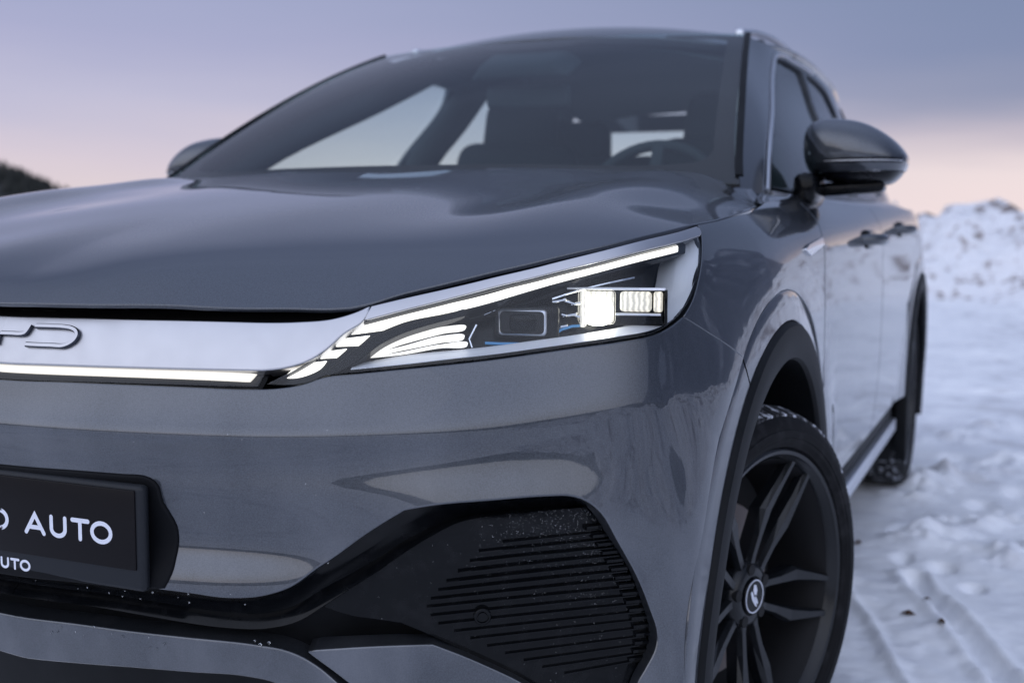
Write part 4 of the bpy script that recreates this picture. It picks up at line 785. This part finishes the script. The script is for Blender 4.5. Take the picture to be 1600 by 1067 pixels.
# ---- door mirrors
MO3 = [(0.7996,1.1620),(0.8030,1.1974),(0.8142,1.2163),(0.8344,1.2260),(0.8894,1.2257),(0.9353,1.2155),(0.9783,1.1926),(1.0099,1.1659),(1.0289,1.1368),(1.0269,1.1138),(1.0152,1.0938),(0.9962,1.0781),(0.9512,1.0757),(0.8940,1.0777),(0.8473,1.0856),(0.8175,1.1023),(0.8034,1.1293)]
def mirror_housing(pts, y0, depth, scale=1.0, n=9, back=.05):
    p = np.array(pts); c = p.mean(0)
    # closed smooth outline
    q = np.concatenate([p[-2:], p, p[:3]]); s = crs(q.tolist(), .012)
    k0 = np.argmin(np.linalg.norm(s-p[0],axis=1)[:len(s)//2]); k1 = len(s)//2+np.argmin(np.linalg.norm(s-p[0],axis=1)[len(s)//2:])
    o = s[k0:k1]; m_ = len(o); V = []; F = []
    rows = [(1.0, back)]+[(1.0, back*.4)]+[(math.cos(t)**.72 if t < 1.55 else .0, -depth*math.sin(t)) for t in np.linspace(0, math.pi/2, n)]
    for r, dy in rows:
        r = max(r, .02)
        for a_ in o: v = c+(a_-c)*r*scale; V.append((v[0], y0+dy, v[1]))
    R_ = len(rows)
    for j in range(R_-1):
        for i in range(m_): F.append((j*m_+i, j*m_+(i+1) % m_, (j+1)*m_+(i+1) % m_, (j+1)*m_+i))
    F.append(tuple(range(m_))); F.append(tuple((R_-1)*m_+i for i in range(m_))[::-1])
    bm = bmesh.new(); vs = [bm.verts.new(v) for v in V]; [bm.faces.new([vs[i] for i in f]) for f in F]; bmesh.ops.recalc_face_normals(bm, faces=bm.faces)
    return bm, c
mL = empty('door_mirror', car); mR = empty('door_mirror', car); MM = (mL, mR)
bm, mc = mirror_housing(MO3, 1.69, .115)
# the shell ends a little above its lower rim; the base below is black
def split(bm, zf, keep_up):
    bmesh.ops.bisect_plane(bm, geom=bm.verts[:]+bm.edges[:]+bm.faces[:], plane_co=(0,0,zf), plane_no=(-.02,0,1), clear_inner=keep_up, clear_outer=not keep_up); return bm
zcut = mc[1]-.062
both('mirror_cap', bm_mesh(split(bm, zcut, True), 'mirror_cap', True, 40), PT, MM)
bm2, _ = mirror_housing(MO3, 1.691, .112, .985); both('mirror_base', bm_mesh(split(bm2, zcut-.002, False), 'mirror_base', True, 40), 'gloss_black', MM)
zs = mc[1]-.020
def dome_y(x, z, y0, depth):
    o = np.array(MO3)-mc; d = np.array((x, z))-mc; a = math.atan2(d[1], d[0]); th = np.arctan2(o[:,1], o[:,0]); k = np.argsort(th); R_ = np.interp(a, th[k], np.linalg.norm(o, axis=1)[k], period=2*math.pi)
    r = min(.999, np.hypot(*d)/R_); return y0-depth*math.sin(math.acos(r**(1/.72)))
xs = np.linspace(.862, 1.022, 14)
P = np.array([(x, dome_y(x, zs+.01*(x-.9), 1.69, .115), zs+.01*(x-.9)) for x in xs]); Nm = np.gradient(P, axis=0); Nm = np.stack([Nm[:,1], -Nm[:,0], np.zeros(14)], 1); Nm /= np.linalg.norm(Nm,axis=1)[:,None]
tp = np.minimum(1, np.linspace(.35, 3, 14))
both('turn_signal', bar_mesh('turn_signal', P-Nm*.002, Nm, .0115, .004, tp), 'gloss_black', MM)
both('signal_chrome_line', bar_mesh('signal_chrome_line', P+[0,0,-.001], Nm, .003, .0035, tp), 'silver', MM)
bm = rbox((.20,.075,.030), .012, 3, (.885,1.69,mc[1]-.080), Matrix.Rotation(math.radians(-4),3,'Y')); both('mirror_arm', bm_mesh(bm, 'mirror_arm', True, 40), 'gloss_black', MM)
bm = rbox((.05,.16,.075), .02, 3, (.825,1.62,1.062)); both('mirror_foot', bm_mesh(bm, 'mirror_foot', True, 40), 'gloss_black', MM)
bm, _ = mirror_housing(MO3, 1.730, .006, .9, 4, .012); both('mirror_glass', bm_mesh(bm, 'mirror_glass', True, 40), 'chrome', MM)
# fender badge, door handles
panel('fender_badge', BELT, [[(1.6673,.7185),(1.7094,.7258)],[(1.7094,.7258),(1.86,.7366)],[(1.86,.7366),(1.856,.7215)],[(1.856,.7215),(1.7089,.7072)],[(1.7089,.7072),(1.6673,.7185)]], 'chrome', car, 'LR', step=.03, off=-.005, thick=.01, bev=.0015, bds=.01)
def handle(y, z, par):
    for s, p in ((1, par[0]), (-1, par[1])):
        x = float(np.interp(y, SY[8:18], SX[8:18]))-.004
        P = [(s*(x-.01),y-.105,z),(s*(x+.014),y-.092,z+.001),(s*(x+.032),y-.06,z+.001),(s*(x+.036),y,z),(s*(x+.032),y+.06,z),(s*(x+.012),y+.10,z-.001),(s*(x-.01),y+.11,z-.001)]
        h = obj('door_handle', tube('door_handle', P, [.012,.014,.015,.015,.015,.014,.011], 10), M['paint'], p)
        obj('handle_recess', bm_mesh(rbox((.02,.15,.05), .009, 3, (s*(x-.004),y,z)), 'handle_recess', True, 40), M['gloss_black'], p)
handle(2.02, .948, fd); handle(2.86, .975, rd)
# ------------------------------------------------------------------ wheels
def tyre_mesh():
    return lathe('tyre', [(.088,.262),(.097,.265),(.100,.273),(.1075,.276),(.110,.281),(.1145,.286),(.1150,.292),(.1168,.2935),(.1165,.306),(.1140,.308),(.112,.319),(.104,.330),(.094,.3365),(.06,.3395),(0,.3400),(-.06,.3395),(-.094,.3365),(-.104,.330),(-.1165,.300),(-.106,.272),(-.088,.262)], n=120)
def tread_mesh():
    bm = bmesh.new(); n = 64
    for k in range(n):
        for j, (x0, x1, sk) in enumerate(((-.104,-.070,.5),(-.064,-.024,.28),(-.019,.019,0),(.024,.064,-.28),(.070,.104,-.5))):
            for h in (0, .5):
                a0 = 2*math.pi*(k+h+.06+(.25 if j % 2 else 0))/n; a1 = 2*math.pi*(k+h+.42+(.25 if j % 2 else 0))/n; vs = []
                for r in (.334, .3465):
                    for x, a in ((x0,a0),(x1,a0),(x1,a1),(x0,a1)):
                        rr = r-max(0, abs(x)-.075)*.42; sh = sk*(x-(x0+x1)/2)*4*.1; vs.append(bm.verts.new((x, rr*math.cos(a+sh), rr*math.sin(a+sh))))
                for f in ((4,5,6,7),(0,1,5,4),(1,2,6,5),(2,3,7,6),(3,0,4,7)): bm.faces.new([vs[i] for i in f])
    bmesh.ops.recalc_face_normals(bm, faces=bm.faces); return bm_mesh(bm, 'tread')
def spoke_mesh():
    """five twin spokes with an elbow, hub and lug bores"""
    bm = bmesh.new()
    for k in range(5):
        for s in (-1, 1):
            # stations: radius, angle from the pair's axis, width, face depth (x), thickness
            st = [(.040, s*25, .026, .062, .034), (.070, s*18.0, .0195, .062, .034), (.110, s*14.8, .0205, .066, .034), (.158, s*14.2, .032, .073, .032), (.205, s*10.4, .0215, .083, .026), (.250, s*7.8, .0155, .092, .022), (.262, s*7.5, .020, .095, .022)]
            rings = []
            for r, a, w, x, th in st:
                an = math.radians(72*k+a); c = Vector((0, r*math.cos(an), r*math.sin(an))); t = Vector((0, -math.sin(an), math.cos(an)))
                rings.append([bm.verts.new(c+t*q*w/2+Vector((x-dx,0,0))) for q, dx in ((-1,.005+th*.15),(-.62,0),(.62,0) if False else (.62,.0),(1,.005+th*.15),(.9,th),(-.9,th))])
            for i in range(len(rings)-1):
                for j in range(6): bm.faces.new((rings[i][j], rings[i][(j+1) % 6], rings[i+1][(j+1) % 6], rings[i+1][j]))
            bm.faces.new(rings[0][::-1]); bm.faces.new(rings[-1])
    bmesh.ops.recalc_face_normals(bm, faces=bm.faces)
    return bm_mesh(bm, 'spokes')
ME_T, ME_TR, ME_S = tyre_mesh(), tread_mesh(), spoke_mesh()
ME_RIM = lathe('rim', [(.094,.274),(.1035,.2735),(.1065,.269),(.1045,.2625),(.097,.258),(.092,.2535),(.086,.2515)], n=96)
ME_BARREL = lathe('rim_barrel', [(.086,.2515),(.074,.246),(.055,.238),(.02,.232),(-.06,.230),(-.09,.250),(-.10,.262)], n=72)
ME_HUB = lathe('hub', [(.020,.064),(.050,.064),(.062,.058),(.068,.048),(.068,.036),(.066,.034),(.066,.001)], n=48)
ME_CAP = lathe('cap', [(.066,.0335),(.071,.0335),(.0725,.032),(.0725,.001)], n=48)
ME_RING = lathe('cap_ring', [(.0725,.0305),(.0735,.0305),(.0735,.0285),(.0725,.0285)], n=48)
ME_DISC = lathe('brake_disc', [(-.012,.05),(.0,.06),(.004,.075),(.004,.158),(.001,.160),(-.02,.160)], n=72)
ME_BAR = lathe('inner_barrel', [(-.03,.229),(-.031,.06)], n=48)
def cap_mark():
    bm = bmesh.new()
    for pts in ([(-.004,.020),(.004,.023),(.006,.012),(.002,.004),(-.005,.001),(-.008,.010)], [(.010,.012),(.015,.010),(.010,-.004),(-.002,-.018),(-.008,-.021),(-.004,-.010)], [(-.003,.000),(.004,-.002),(-.006,-.014),(-.012,-.017),(-.009,-.008)]):
        bm.faces.new([bm.verts.new((.0738, -a_, b2)) for a_, b2 in pts])
    for f in bm.faces:
        f.normal_update()
        if f.normal.x < 0: f.normal_flip()
    return bm_mesh(bm, 'cap_mark')
ME_MARK = cap_mark()
def lug():
    bm = bmesh.new(); bmesh.ops.create_cone(bm, segments=14, radius1=.0105, radius2=.0105, depth=.012, cap_ends=True)
    bmesh.ops.transform(bm, matrix=Matrix.Translation((.0635, .049, 0)) @ Matrix.Rotation(math.pi/2, 4, 'Y'), verts=bm.verts)
    return bm_mesh(bm, 'lug_bore', True, 40)
ME_LUG = lug()
for me_, m in ((ME_T,'rubber'),(ME_TR,'tread'),(ME_S,'rim'),(ME_RIM,'rim'),(ME_BARREL,'barrel'),(ME_HUB,'rim'),(ME_CAP,'gloss_black'),(ME_RING,'text'),(ME_DISC,'disc'),(ME_BAR,'dark'),(ME_MARK,'text'),(ME_LUG,'dark')): me_.materials.append(M[m])
def wheel(x, y, steer, spin, left):
    w = empty('wheel', car, (x, y, .3345)); w.scale = (.965,.965,.965); w.rotation_euler = (0, 0, math.radians(-steer) if left else math.radians(180-steer))
    sp = Matrix.Rotation(math.radians(spin), 4, 'X')
    for nm, me_ in (('tyre',ME_T),('rim',ME_RIM),('rim_barrel',ME_BARREL),('rim_spokes',ME_S),('rim_hub',ME_HUB),('hub_cap',ME_CAP),('cap_ring',ME_RING),('brake_disc',ME_DISC),('inner_barrel',ME_BAR),('cap_mark',ME_MARK)):
        o = obj(nm, me_, None, w); o.rotation_euler = (math.radians(spin), 0, 0) if nm not in ('cap_mark',) else (0,0,0)
    for k in range(5): o = obj('lug_bore', ME_LUG, None, w); o.rotation_euler = (math.radians(spin+72*k+36), 0, 0)
    t = obj('tread', ME_TR, None, w, kind='stuff')
    obj('brake_caliper', bm_mesh(rbox((.06,.12,.09), .015, 3, (.012,-.125,.07)), 'brake_caliper', True, 40), M['trim_in'], w)
    return w
WSPIN = -12.0
wheel(.811, .891, 18, WSPIN, True); wheel(-.811, .891, 18, 20, False); wheel(.790, 3.592, 0, 10, True); wheel(-.790, 3.592, 0, 30, False)
# ------------------------------------------------------------------ cabin interior
bm = rbox((1.50,.62,.12), .045, 4, (0,1.55,.955), Matrix.Rotation(math.radians(4),3,'X')); obj('dashboard', bm_mesh(bm, 'dashboard', True, 40), M['trim_in'], car)
bm = rbox((1.50,.20,.36), .05, 4, (0,1.78,.80)); obj('dashboard_front', bm_mesh(bm, 'dashboard_front', True, 40), M['trim_in'], car)
bm = rbox((.36,.03,.21), .008, 3, (0,1.80,1.02), Matrix.Rotation(math.radians(-12),3,'X')); obj('centre_screen', bm_mesh(bm, 'centre_screen', True, 40), M['gloss_black'], car)
sw = empty('steering_wheel', car, (.355,1.93,1.035)); sw.rotation_euler = (math.radians(-24),0,0)
n = 48; V = [(.185*math.cos(a), 0, .180*math.sin(a)) for a in np.linspace(0, 2*math.pi, n)]
obj('wheel_grip', tube('wheel_grip', V, .0155, 10, False), M['trim_in'], sw)
obj('airbag_hub', bm_mesh(rbox((.16,.06,.12), .025, 3, (0,-.02,-.01)), 'airbag_hub', True, 40), M['trim_in'], sw)
for a in (0, 180, 270): obj('wheel_spoke', bm_mesh(rbox((.13,.02,.035), .008, 2, Matrix.Rotation(math.radians(a),3,'Y')@Vector((.115,-.005,0)), Matrix.Rotation(math.radians(a),3,'Y')), 'wheel_spoke', True, 40), M['trim_in'], sw)
def seat(x, y, wide=.52):
    s = empty('seat', car, (x, y, 0))
    obj('seat_cushion', bm_mesh(rbox((wide,.52,.16), .06, 4, (0,-.22,.58)), 'seat_cushion', True, 40), M['cloth'], s)
    obj('backrest', bm_mesh(rbox((wide,.14,.68), .06, 4, (0,.10,.93), Matrix.Rotation(math.radians(-14),3,'X'), (.82,1)), 'backrest', True, 40), M['cloth'], s)
    for k in ((0,) if wide < .8 else (-.415, .415)): obj('headrest', bm_mesh(rbox((.28,.11,.22), .05, 4, (k,.20,1.30), Matrix.Rotation(math.radians(-8),3,'X'), (.9,1)), 'headrest', True, 40), M['cloth'], s)
seat(.39, 2.42); seat(-.32, 2.42); seat(0, 3.25, 1.30)
lo = np.array([(x, y) for y in np.linspace(2.02, 3.9, 12) for x in np.linspace(-.54, .54, 9)]); zl = ROOF.ev(np.abs(lo[:,0]), lo[:,1])[:,2]-.035
obj('headliner', mesh('headliner', np.concatenate([lo, zl[:,None]], 1), [(j*9+i, j*9+i+1, (j+1)*9+i+1, (j+1)*9+i) for j in range(11) for i in range(8)]), M['liner'], car)
for s in (1, -1):
    obj('door_card', bm_mesh(rbox((.06,2.3,.40), .02, 3, (s*.775,2.5,.82)), 'door_card', True, 40), M['trim_in'], car)
obj('cabin_floor', bm_mesh(rbox((1.5,2.6,.04), .01, 2, (0,2.5,.46)), 'cabin_floor'), M['trim_in'], car)
for s_ in (1, -1):
    P = CABIN.ev(np.linspace(.10, .36, 14), np.linspace(.0, .70, 14)); P = P*[s_,1,1]-np.array([.062*s_,-.02,.0])
    obj('pillar_trim', tube('pillar_trim', P, .040, 10), M['trim_in'], car)
    P = CABIN.ev(np.linspace(1.06, .80, 10), np.linspace(.0, .69, 10)); P = P*[s_,1,1]-np.array([.075*s_,-.04,0])
    obj('pillar_trim', tube('pillar_trim', P, .055, 10), M['trim_in'], car)
    P = CABIN.ev(np.linspace(.36, 2.0, 20), np.full(20, .705)); P = P*[s_,1,1]-np.array([.055*s_,0,.012])
    obj('roof_rail_trim', tube('roof_rail_trim', P, .035, 10), M['trim_in'], car)
mm = empty('interior_mirror', car, (0,1.92,1.335))
obj('mirror_case', bm_mesh(rbox((.24,.03,.065), .015, 3, (0,0,0), Matrix.Rotation(math.radians(8),3,'Z')), 'mirror_case', True, 40), M['trim_in'], mm)
obj('mirror_stem', tube('mirror_stem', [(0,.0,.02),(0,-.01,.06),(0,-.02,.09)], .010, 8), M['trim_in'], mm)
obj('sensor_cover', bm_mesh(rbox((.30,.16,.05), .02, 3, (0,-.02,.088), Matrix.Rotation(math.radians(24),3,'X'), (.7,.8)), 'sensor_cover', True, 40), M['trim_in'], mm)
# ------------------------------------------------------------------ the place: snow, bank, wooded hills
def snow_nodes(nt, b):
    n = _noise(nt, 5, 8); n2 = _noise(nt, 60, 4); a = nt.nodes.new('ShaderNodeMath'); a.operation = 'MULTIPLY_ADD'; nt.links.new(n2.outputs['Fac'], a.inputs[0]); a.inputs[1].default_value = .25; nt.links.new(n.outputs['Fac'], a.inputs[2])
    _bump(nt, b, a.outputs[0], .30, .02)
    d = _noise(nt, 1.3, 8); d2 = _noise(nt, 6.5, 7); ad = nt.nodes.new('ShaderNodeMath'); ad.operation = 'ADD'; nt.links.new(d.outputs['Fac'], ad.inputs[0]); nt.links.new(d2.outputs['Fac'], ad.inputs[1])
    hf = nt.nodes.new('ShaderNodeMath'); hf.operation = 'MULTIPLY'; hf.inputs[1].default_value = .5; nt.links.new(ad.outputs[0], hf.inputs[0])
    r = _ramp(nt, hf.outputs[0], [(.38, (.66,.66,.68)), (.44, (.82,.83,.86)), (.52, (.92,.93,.95)), (.6, (.95,.955,.965))]); nt.links.new(r.outputs[0], b.inputs['Base Color'])
    rr = _range(nt, n.outputs['Fac'], .35, .65, .35, .7); nt.links.new(rr.outputs[0], b.inputs['Roughness'])
M['snow'] = mat('packed_snow', (.82,.83,.87), .55, spec=.4, build=snow_nodes)
def bank_nodes(nt, b):
    n = _noise(nt, 1.6, 9); n2 = _noise(nt, 7, 8)
    a = nt.nodes.new('ShaderNodeMath'); a.operation = 'ADD'; nt.links.new(n.outputs['Fac'], a.inputs[0]); nt.links.new(n2.outputs['Fac'], a.inputs[1])
    r = _ramp(nt, a.outputs[0], [(.40, (.20,.16,.15)), (.435, (.50,.46,.46)), (.475, (.82,.82,.85)), (.7, (.90,.91,.94))]); nt.links.new(r.outputs[0], b.inputs['Base Color'])
    h = nt.nodes.new('ShaderNodeMath'); h.operation = 'MULTIPLY'; h.inputs[1].default_value = .5; nt.links.new(a.outputs[0], h.inputs[0]); nt.links.new(h.outputs[0], r.inputs[0])
    _bump(nt, b, a.outputs[0], .5, .25)
M['bank'] = mat('ploughed_snow', (.8,.8,.83), .7, build=bank_nodes)
def wood_nodes(nt, b):
    n = _noise(nt, .25, 8); r = _ramp(nt, n.outputs['Fac'], [(.35, (.010,.013,.012)), (.6, (.028,.030,.026)), (.75, (.07,.06,.055))]); nt.links.new(r.outputs[0], b.inputs['Base Color'])
M['wood'] = mat('dark_conifer_wood', (.02,.024,.02), .9, build=wood_nodes)
M['leaf'] = mat('dead_leaf', (.11,.05,.025), .8)
M['stone'] = mat('dirty_snow_clod', (.30,.26,.25), .9)
def fbm(x, y, s, o=5, z=0): return noise.fractal(Vector((x*s, y*s, z)), .9, 2.1, o)
def seg_d(x, y, pts):
    d = 9.
    for (ax, ay), (bx, by) in zip(pts, pts[1:]):
        ex, ey = bx-ax, by-ay; t = max(0, min(1, ((x-ax)*ex+(y-ay)*ey)/(ex*ex+ey*ey))); d = min(d, math.hypot(x-ax-t*ex, y-ay-t*ey))
    return d
GROOVE = [(1.03,2.30),(1.066,2.15),(1.141,1.98),(1.226,1.72),(1.30,1.49),(1.42,.9),(1.5,-.5)]
RIDGE = [(.86,2.12),(.915,1.96),(.971,1.82),(1.04,1.59),(1.10,1.40),(1.16,1.1)]
CLODS = [[(.90,3.42),(1.03,3.78),(1.31,4.24),(1.8,4.7)], [(1.02,2.75),(1.10,2.95),(1.25,3.15)], [(1.27,2.62),(1.36,2.80),(1.6,3.0)], [(.99,4.6),(1.2,5.2)], [(1.9,1.2),(1.8,2.6)]]
DENTS = [(1.10,2.44,.035,.06),(1.19,2.26,.03,.05),(.945,2.80,.03,.07),(.985,2.49,.025,.06),(1.18,3.35,.05,.09),(1.30,3.6,.05,.08),(1.05,4.2,.06,.1)]
def rutted(x, y):
    """height of the snow at a point: trodden and driven over, with thrown-up clods"""
    far = 1/(1+(max(0, math.hypot(x-1, y-3)-14)/30)**2)
    under = max(0, min(1, (abs(x)-.72)/.15)) if -.3 < y < 4.6 else 1.
    rough = max(0, min(1, .5+1.4*fbm(x, y, .9, 3, 40.)))
    h = .016*fbm(x, y, .6)+rough*(.012*fbm(x, y, 3.1, 5, 3.)+.012*max(0, fbm(x, y, 9., 4, 9.)))+.003*fbm(x, y, 22., 3, 5.)
    if .5 < x < 2.2 and -.6 < y < 6.5:
        h -= .030*math.exp(-(seg_d(x, y, GROOVE)/.024)**4); h += .014*math.exp(-((seg_d(x, y, GROOVE)-.045)/.018)**2)
        h += .016*math.exp(-(seg_d(x, y, RIDGE)/.014)**2)
        for c in CLODS: h += math.exp(-(seg_d(x, y, c)/.11)**2)*max(0, .022+.055*fbm(x, y, 6.5, 5, 13.))
        for ax, ay, rx, ry in DENTS: h -= .032*math.exp(-(((x-ax)/rx)**2+((y-ay)/ry)**2)**2)
    elif y > 5: h += .05*max(0, fbm(x, y, 1.4, 5, 20.)-.15)
    for x0, k, w, d, y0, y1 in ((2.3, .03, .09, .05, -3, 14), (3.1, -.05, .11, .06, -4, 15), (4.4, .02, .12, .05, -3, 15)):
        if y0 < y < y1:
            t = (x-x0-k*(y-1)-.05*math.sin(y*1.3+x0))/w; e = min(1, (y-y0)/1.0, (y1-y)/1.5); h += e*(-d*math.exp(-t**4)+.6*d*math.exp(-((abs(t)-1.8)/.6)**2))
    return h*far*under-.004
def ground():
    xs = np.concatenate([-np.geomspace(1500, 4, 28), np.arange(-3.6, .70, .14), np.arange(.70, 1.62, .010), np.arange(1.62, 2.4, .03), np.arange(2.4, 9, .14), np.geomspace(9.2, 1500, 26)])
    ys = np.concatenate([-np.geomspace(1500, 5, 24), np.arange(-4.6, .4, .16), np.arange(.4, 1.3, .04), np.arange(1.3, 4.4, .012), np.arange(4.4, 7.5, .035), np.arange(7.5, 20, .14), np.geomspace(20.2, 1500, 26)])
    nx, ny = len(xs), len(ys)
    V = [(x, y, rutted(x, y) if abs(x) < 40 and abs(y) < 60 else -.004) for y in ys for x in xs]
    F = [(j*nx+i, j*nx+i+1, (j+1)*nx+i+1, (j+1)*nx+i) for j in range(ny-1) for i in range(nx-1)]
    return mesh('ground', V, F)
obj('ground', ground(), M['snow'], kind='structure')
# brown leaves trodden into the snow
def leaf(x, y, a, s, label):
    bm = bmesh.new(); P = [(-1,0,0),(-.55,.32,.05),(-.3,.24,.08),(0,.5,.04),(.25,.28,.10),(.7,.25,.06),(1.1,0,.02),(.65,-.3,.10),(.2,-.25,.03),(-.1,-.48,.09),(-.4,-.25,.06)]
    vs = [bm.verts.new((p[0]*s, p[1]*s, p[2]*s*2)) for p in P]; c = bm.verts.new((0,0,.012*s/.02)); [bm.faces.new((vs[i], vs[(i+1) % len(vs)], c)) for i in range(len(vs))]
    r = bmesh.ops.solidify(bm, geom=bm.faces[:], thickness=.0008)
    o = obj('dead_leaf', bm_mesh(bm, 'dead_leaf'), M['leaf'], label=label, category='leaf', group='brown leaves on the snow'); o.location = (x, y, rutted(x, y)+.003); o.rotation_euler = (.15, .1, a)
leaf(1.052, 1.90, .4, .021, 'brown leaf pressed in the snow left of the groove end'); leaf(1.136, 1.82, 2.1, .018, 'brown leaf lying in the narrow groove beside the front wheel'); leaf(.843, 2.585, 1.2, .020, 'brown leaf on the snow by the car sill'); leaf(1.09, 2.0, 3.0, .012, 'small brown leaf between the two larger leaves')
# ploughed bank curving round behind and to the right of the car
BK = crs([(-26,34),(-12,25),(-4,20.5),(1,18.8),(5,17.5),(9,14),(11.5,9),(12.5,3),(12.5,-4),(11,-11)], .16)
def bank():
    n = len(BK); T = np.gradient(BK, axis=0); T /= np.linalg.norm(T,axis=1)[:,None]; Nn = np.stack([T[:,1],-T[:,0]],1)   # toward the lot
    k = 46; V = []; F = []
    for i in range(n):
        s = i*.16; H = 1.40+.30*math.sin(s*.55+.8)+.25*math.sin(s*1.3)+.35*noise.noise(Vector((s*.35,0,0)))
        for j in range(k):
            t = -2.4+6.8*j/(k-1); d = t  # across the bank, negative on the lot side
            prof = max(0, min(1, (d+2.4)/2.4)); prof = prof*prof*(3-2*prof); back = max(0, min(1, (4.4-d)/3.0)); prof *= back*back*(3-2*back)
            p = BK[i]-Nn[i]*d; l = fbm(p[0], p[1], .75, 6, 2.); l2 = noise.cell(Vector((p[0]*1.3, p[1]*1.3, 1)))
            z = -.06+H*prof*(1+.42*l)+.22*prof*(l2-.4)+.11*fbm(p[0], p[1], 3., 4, 7.)*min(1, prof*3)
            V.append((p[0], p[1], z))
    for i in range(n-1):
        for j in range(k-1): F.append((i*k+j, i*k+j+1, (i+1)*k+j+1, (i+1)*k+j))
    me = mesh('snow_bank', V, F)
    if me.polygons[len(me.polygons)//2].normal.z < 0: me.flip_normals()
    return me
obj('snow_bank', bank(), M['bank'], label='long ploughed snow bank with brown dirt patches behind the car', category='snow bank')
# wooded hills all round
def hill_h(dg):
    a = math.radians(dg); h = 48+14*math.sin(a*3+1.2)+9*math.sin(a*7+.4)+9*noise.noise(Vector((math.cos(a)*6, math.sin(a)*6, 0)))
    if abs(dg) > 70: h += 55*min(1, (abs(dg)-70)/25)
    if -42 < dg < 42.2: h = 4+2*math.sin(dg*.4)
    elif 42.2 <= dg < 52: t = min(1, (dg-42.2)/4.9); h = 4+(44-4)*t**.8
    elif -50 < dg <= -42: h = 4+(h-4)*(-42-dg)/8
    return h
def hills():
    n = 540; V = []; F = []; k = 8
    for i in range(n):
        dg = -180+360*i/n; a = math.radians(dg+90); h = hill_h(dg)
        for j in range(k):
            t = j/(k-1); R_ = 760+200*t; z = h*(t*(2-t))*(1+.06*noise.noise(Vector((i*.9, j*2., 0))))-3
            V.append((R_*math.cos(a), R_*math.sin(a), z))
    for i in range(n):
        for j in range(k-1): F.append((i*k+j, i*k+j+1, ((i+1) % n)*k+j+1, ((i+1) % n)*k+j))
    me = mesh('hills', V, F)
    if me.polygons[3].normal.z < 0: me.flip_normals()
    return me
obj('hills', hills(), M['wood'], kind='structure')
def woods():
    V = []; F = []; rnd = random.Random(3)
    for q in range(2600):
        dg = rnd.uniform(42.6, 60) if q < 900 else rnd.uniform(60, 318); dg = dg-360 if dg > 180 else dg
        t = rnd.uniform(.35, 1); R_ = 760+200*t; z = hill_h(dg)*(t*(2-t))-4; a = math.radians(dg+90); x, y = R_*math.cos(a), R_*math.sin(a); h = rnd.uniform(6, 13); w = h*rnd.uniform(.20, .30)
        for lv in range(3):
            b0 = len(V); zz = z+h*(.12+.27*lv); r = w*(1-.27*lv)
            for m_ in range(6): V.append((x+r*math.cos(m_*1.047+lv), y+r*math.sin(m_*1.047+lv), zz+rnd.uniform(-.3,.3)))
            V.append((x, y, min(z+h, zz+h*.48)))
            F += [(b0+m_, b0+(m_+1) % 6, b0+6) for m_ in range(6)]
    return mesh('conifers', V, F, False)
obj('far_conifer_woods', woods(), M['wood'], kind='stuff', label='dark distant conifer wood on the hill at the left edge', category='woods')

# a hazy blue mountainside off to the right, beyond the picture; it shows as the dark tone in the wing and mirror
M['mountain'] = mat('hazy_mountainside', (.075,.095,.14), .95, build=lambda nt, b: nt.links.new(_ramp(nt, _noise(nt, .012, 9).outputs['Fac'], [(.40, (.055,.072,.11)), (.60, (.10,.12,.17)), (.72, (.34,.37,.44))]).outputs[0], b.inputs['Base Color']))
def mountain():
    n = 150; k = 16; V = []; F = []
    for i in range(n):
        dg = -5-92*i/(n-1); a = math.radians(dg+90); e = min(1, (-5-dg)/16, (dg+97)/18); e = max(0, e); e = e*e*(3-2*e)
        h = e*(430+90*math.sin(dg*.11)+60*math.sin(dg*.31+1)+45*noise.noise(Vector((dg*.4, 0, 0))))
        for j in range(k):
            t = j/(k-1); R_ = 980+620*t; z = -6+h*t**1.15*(1+.10*noise.noise(Vector((i*.35, j*.5, 3))))
            V.append((R_*math.cos(a), R_*math.sin(a), z))
    for i in range(n-1):
        for j in range(k-1): F.append((i*k+j, i*k+j+1, (i+1)*k+j+1, (i+1)*k+j))
    me = mesh('mountain', V, F)
    if me.polygons[k//2].normal.z < 0: me.flip_normals()
    return me
obj('mountain', mountain(), M['mountain'], kind='structure')
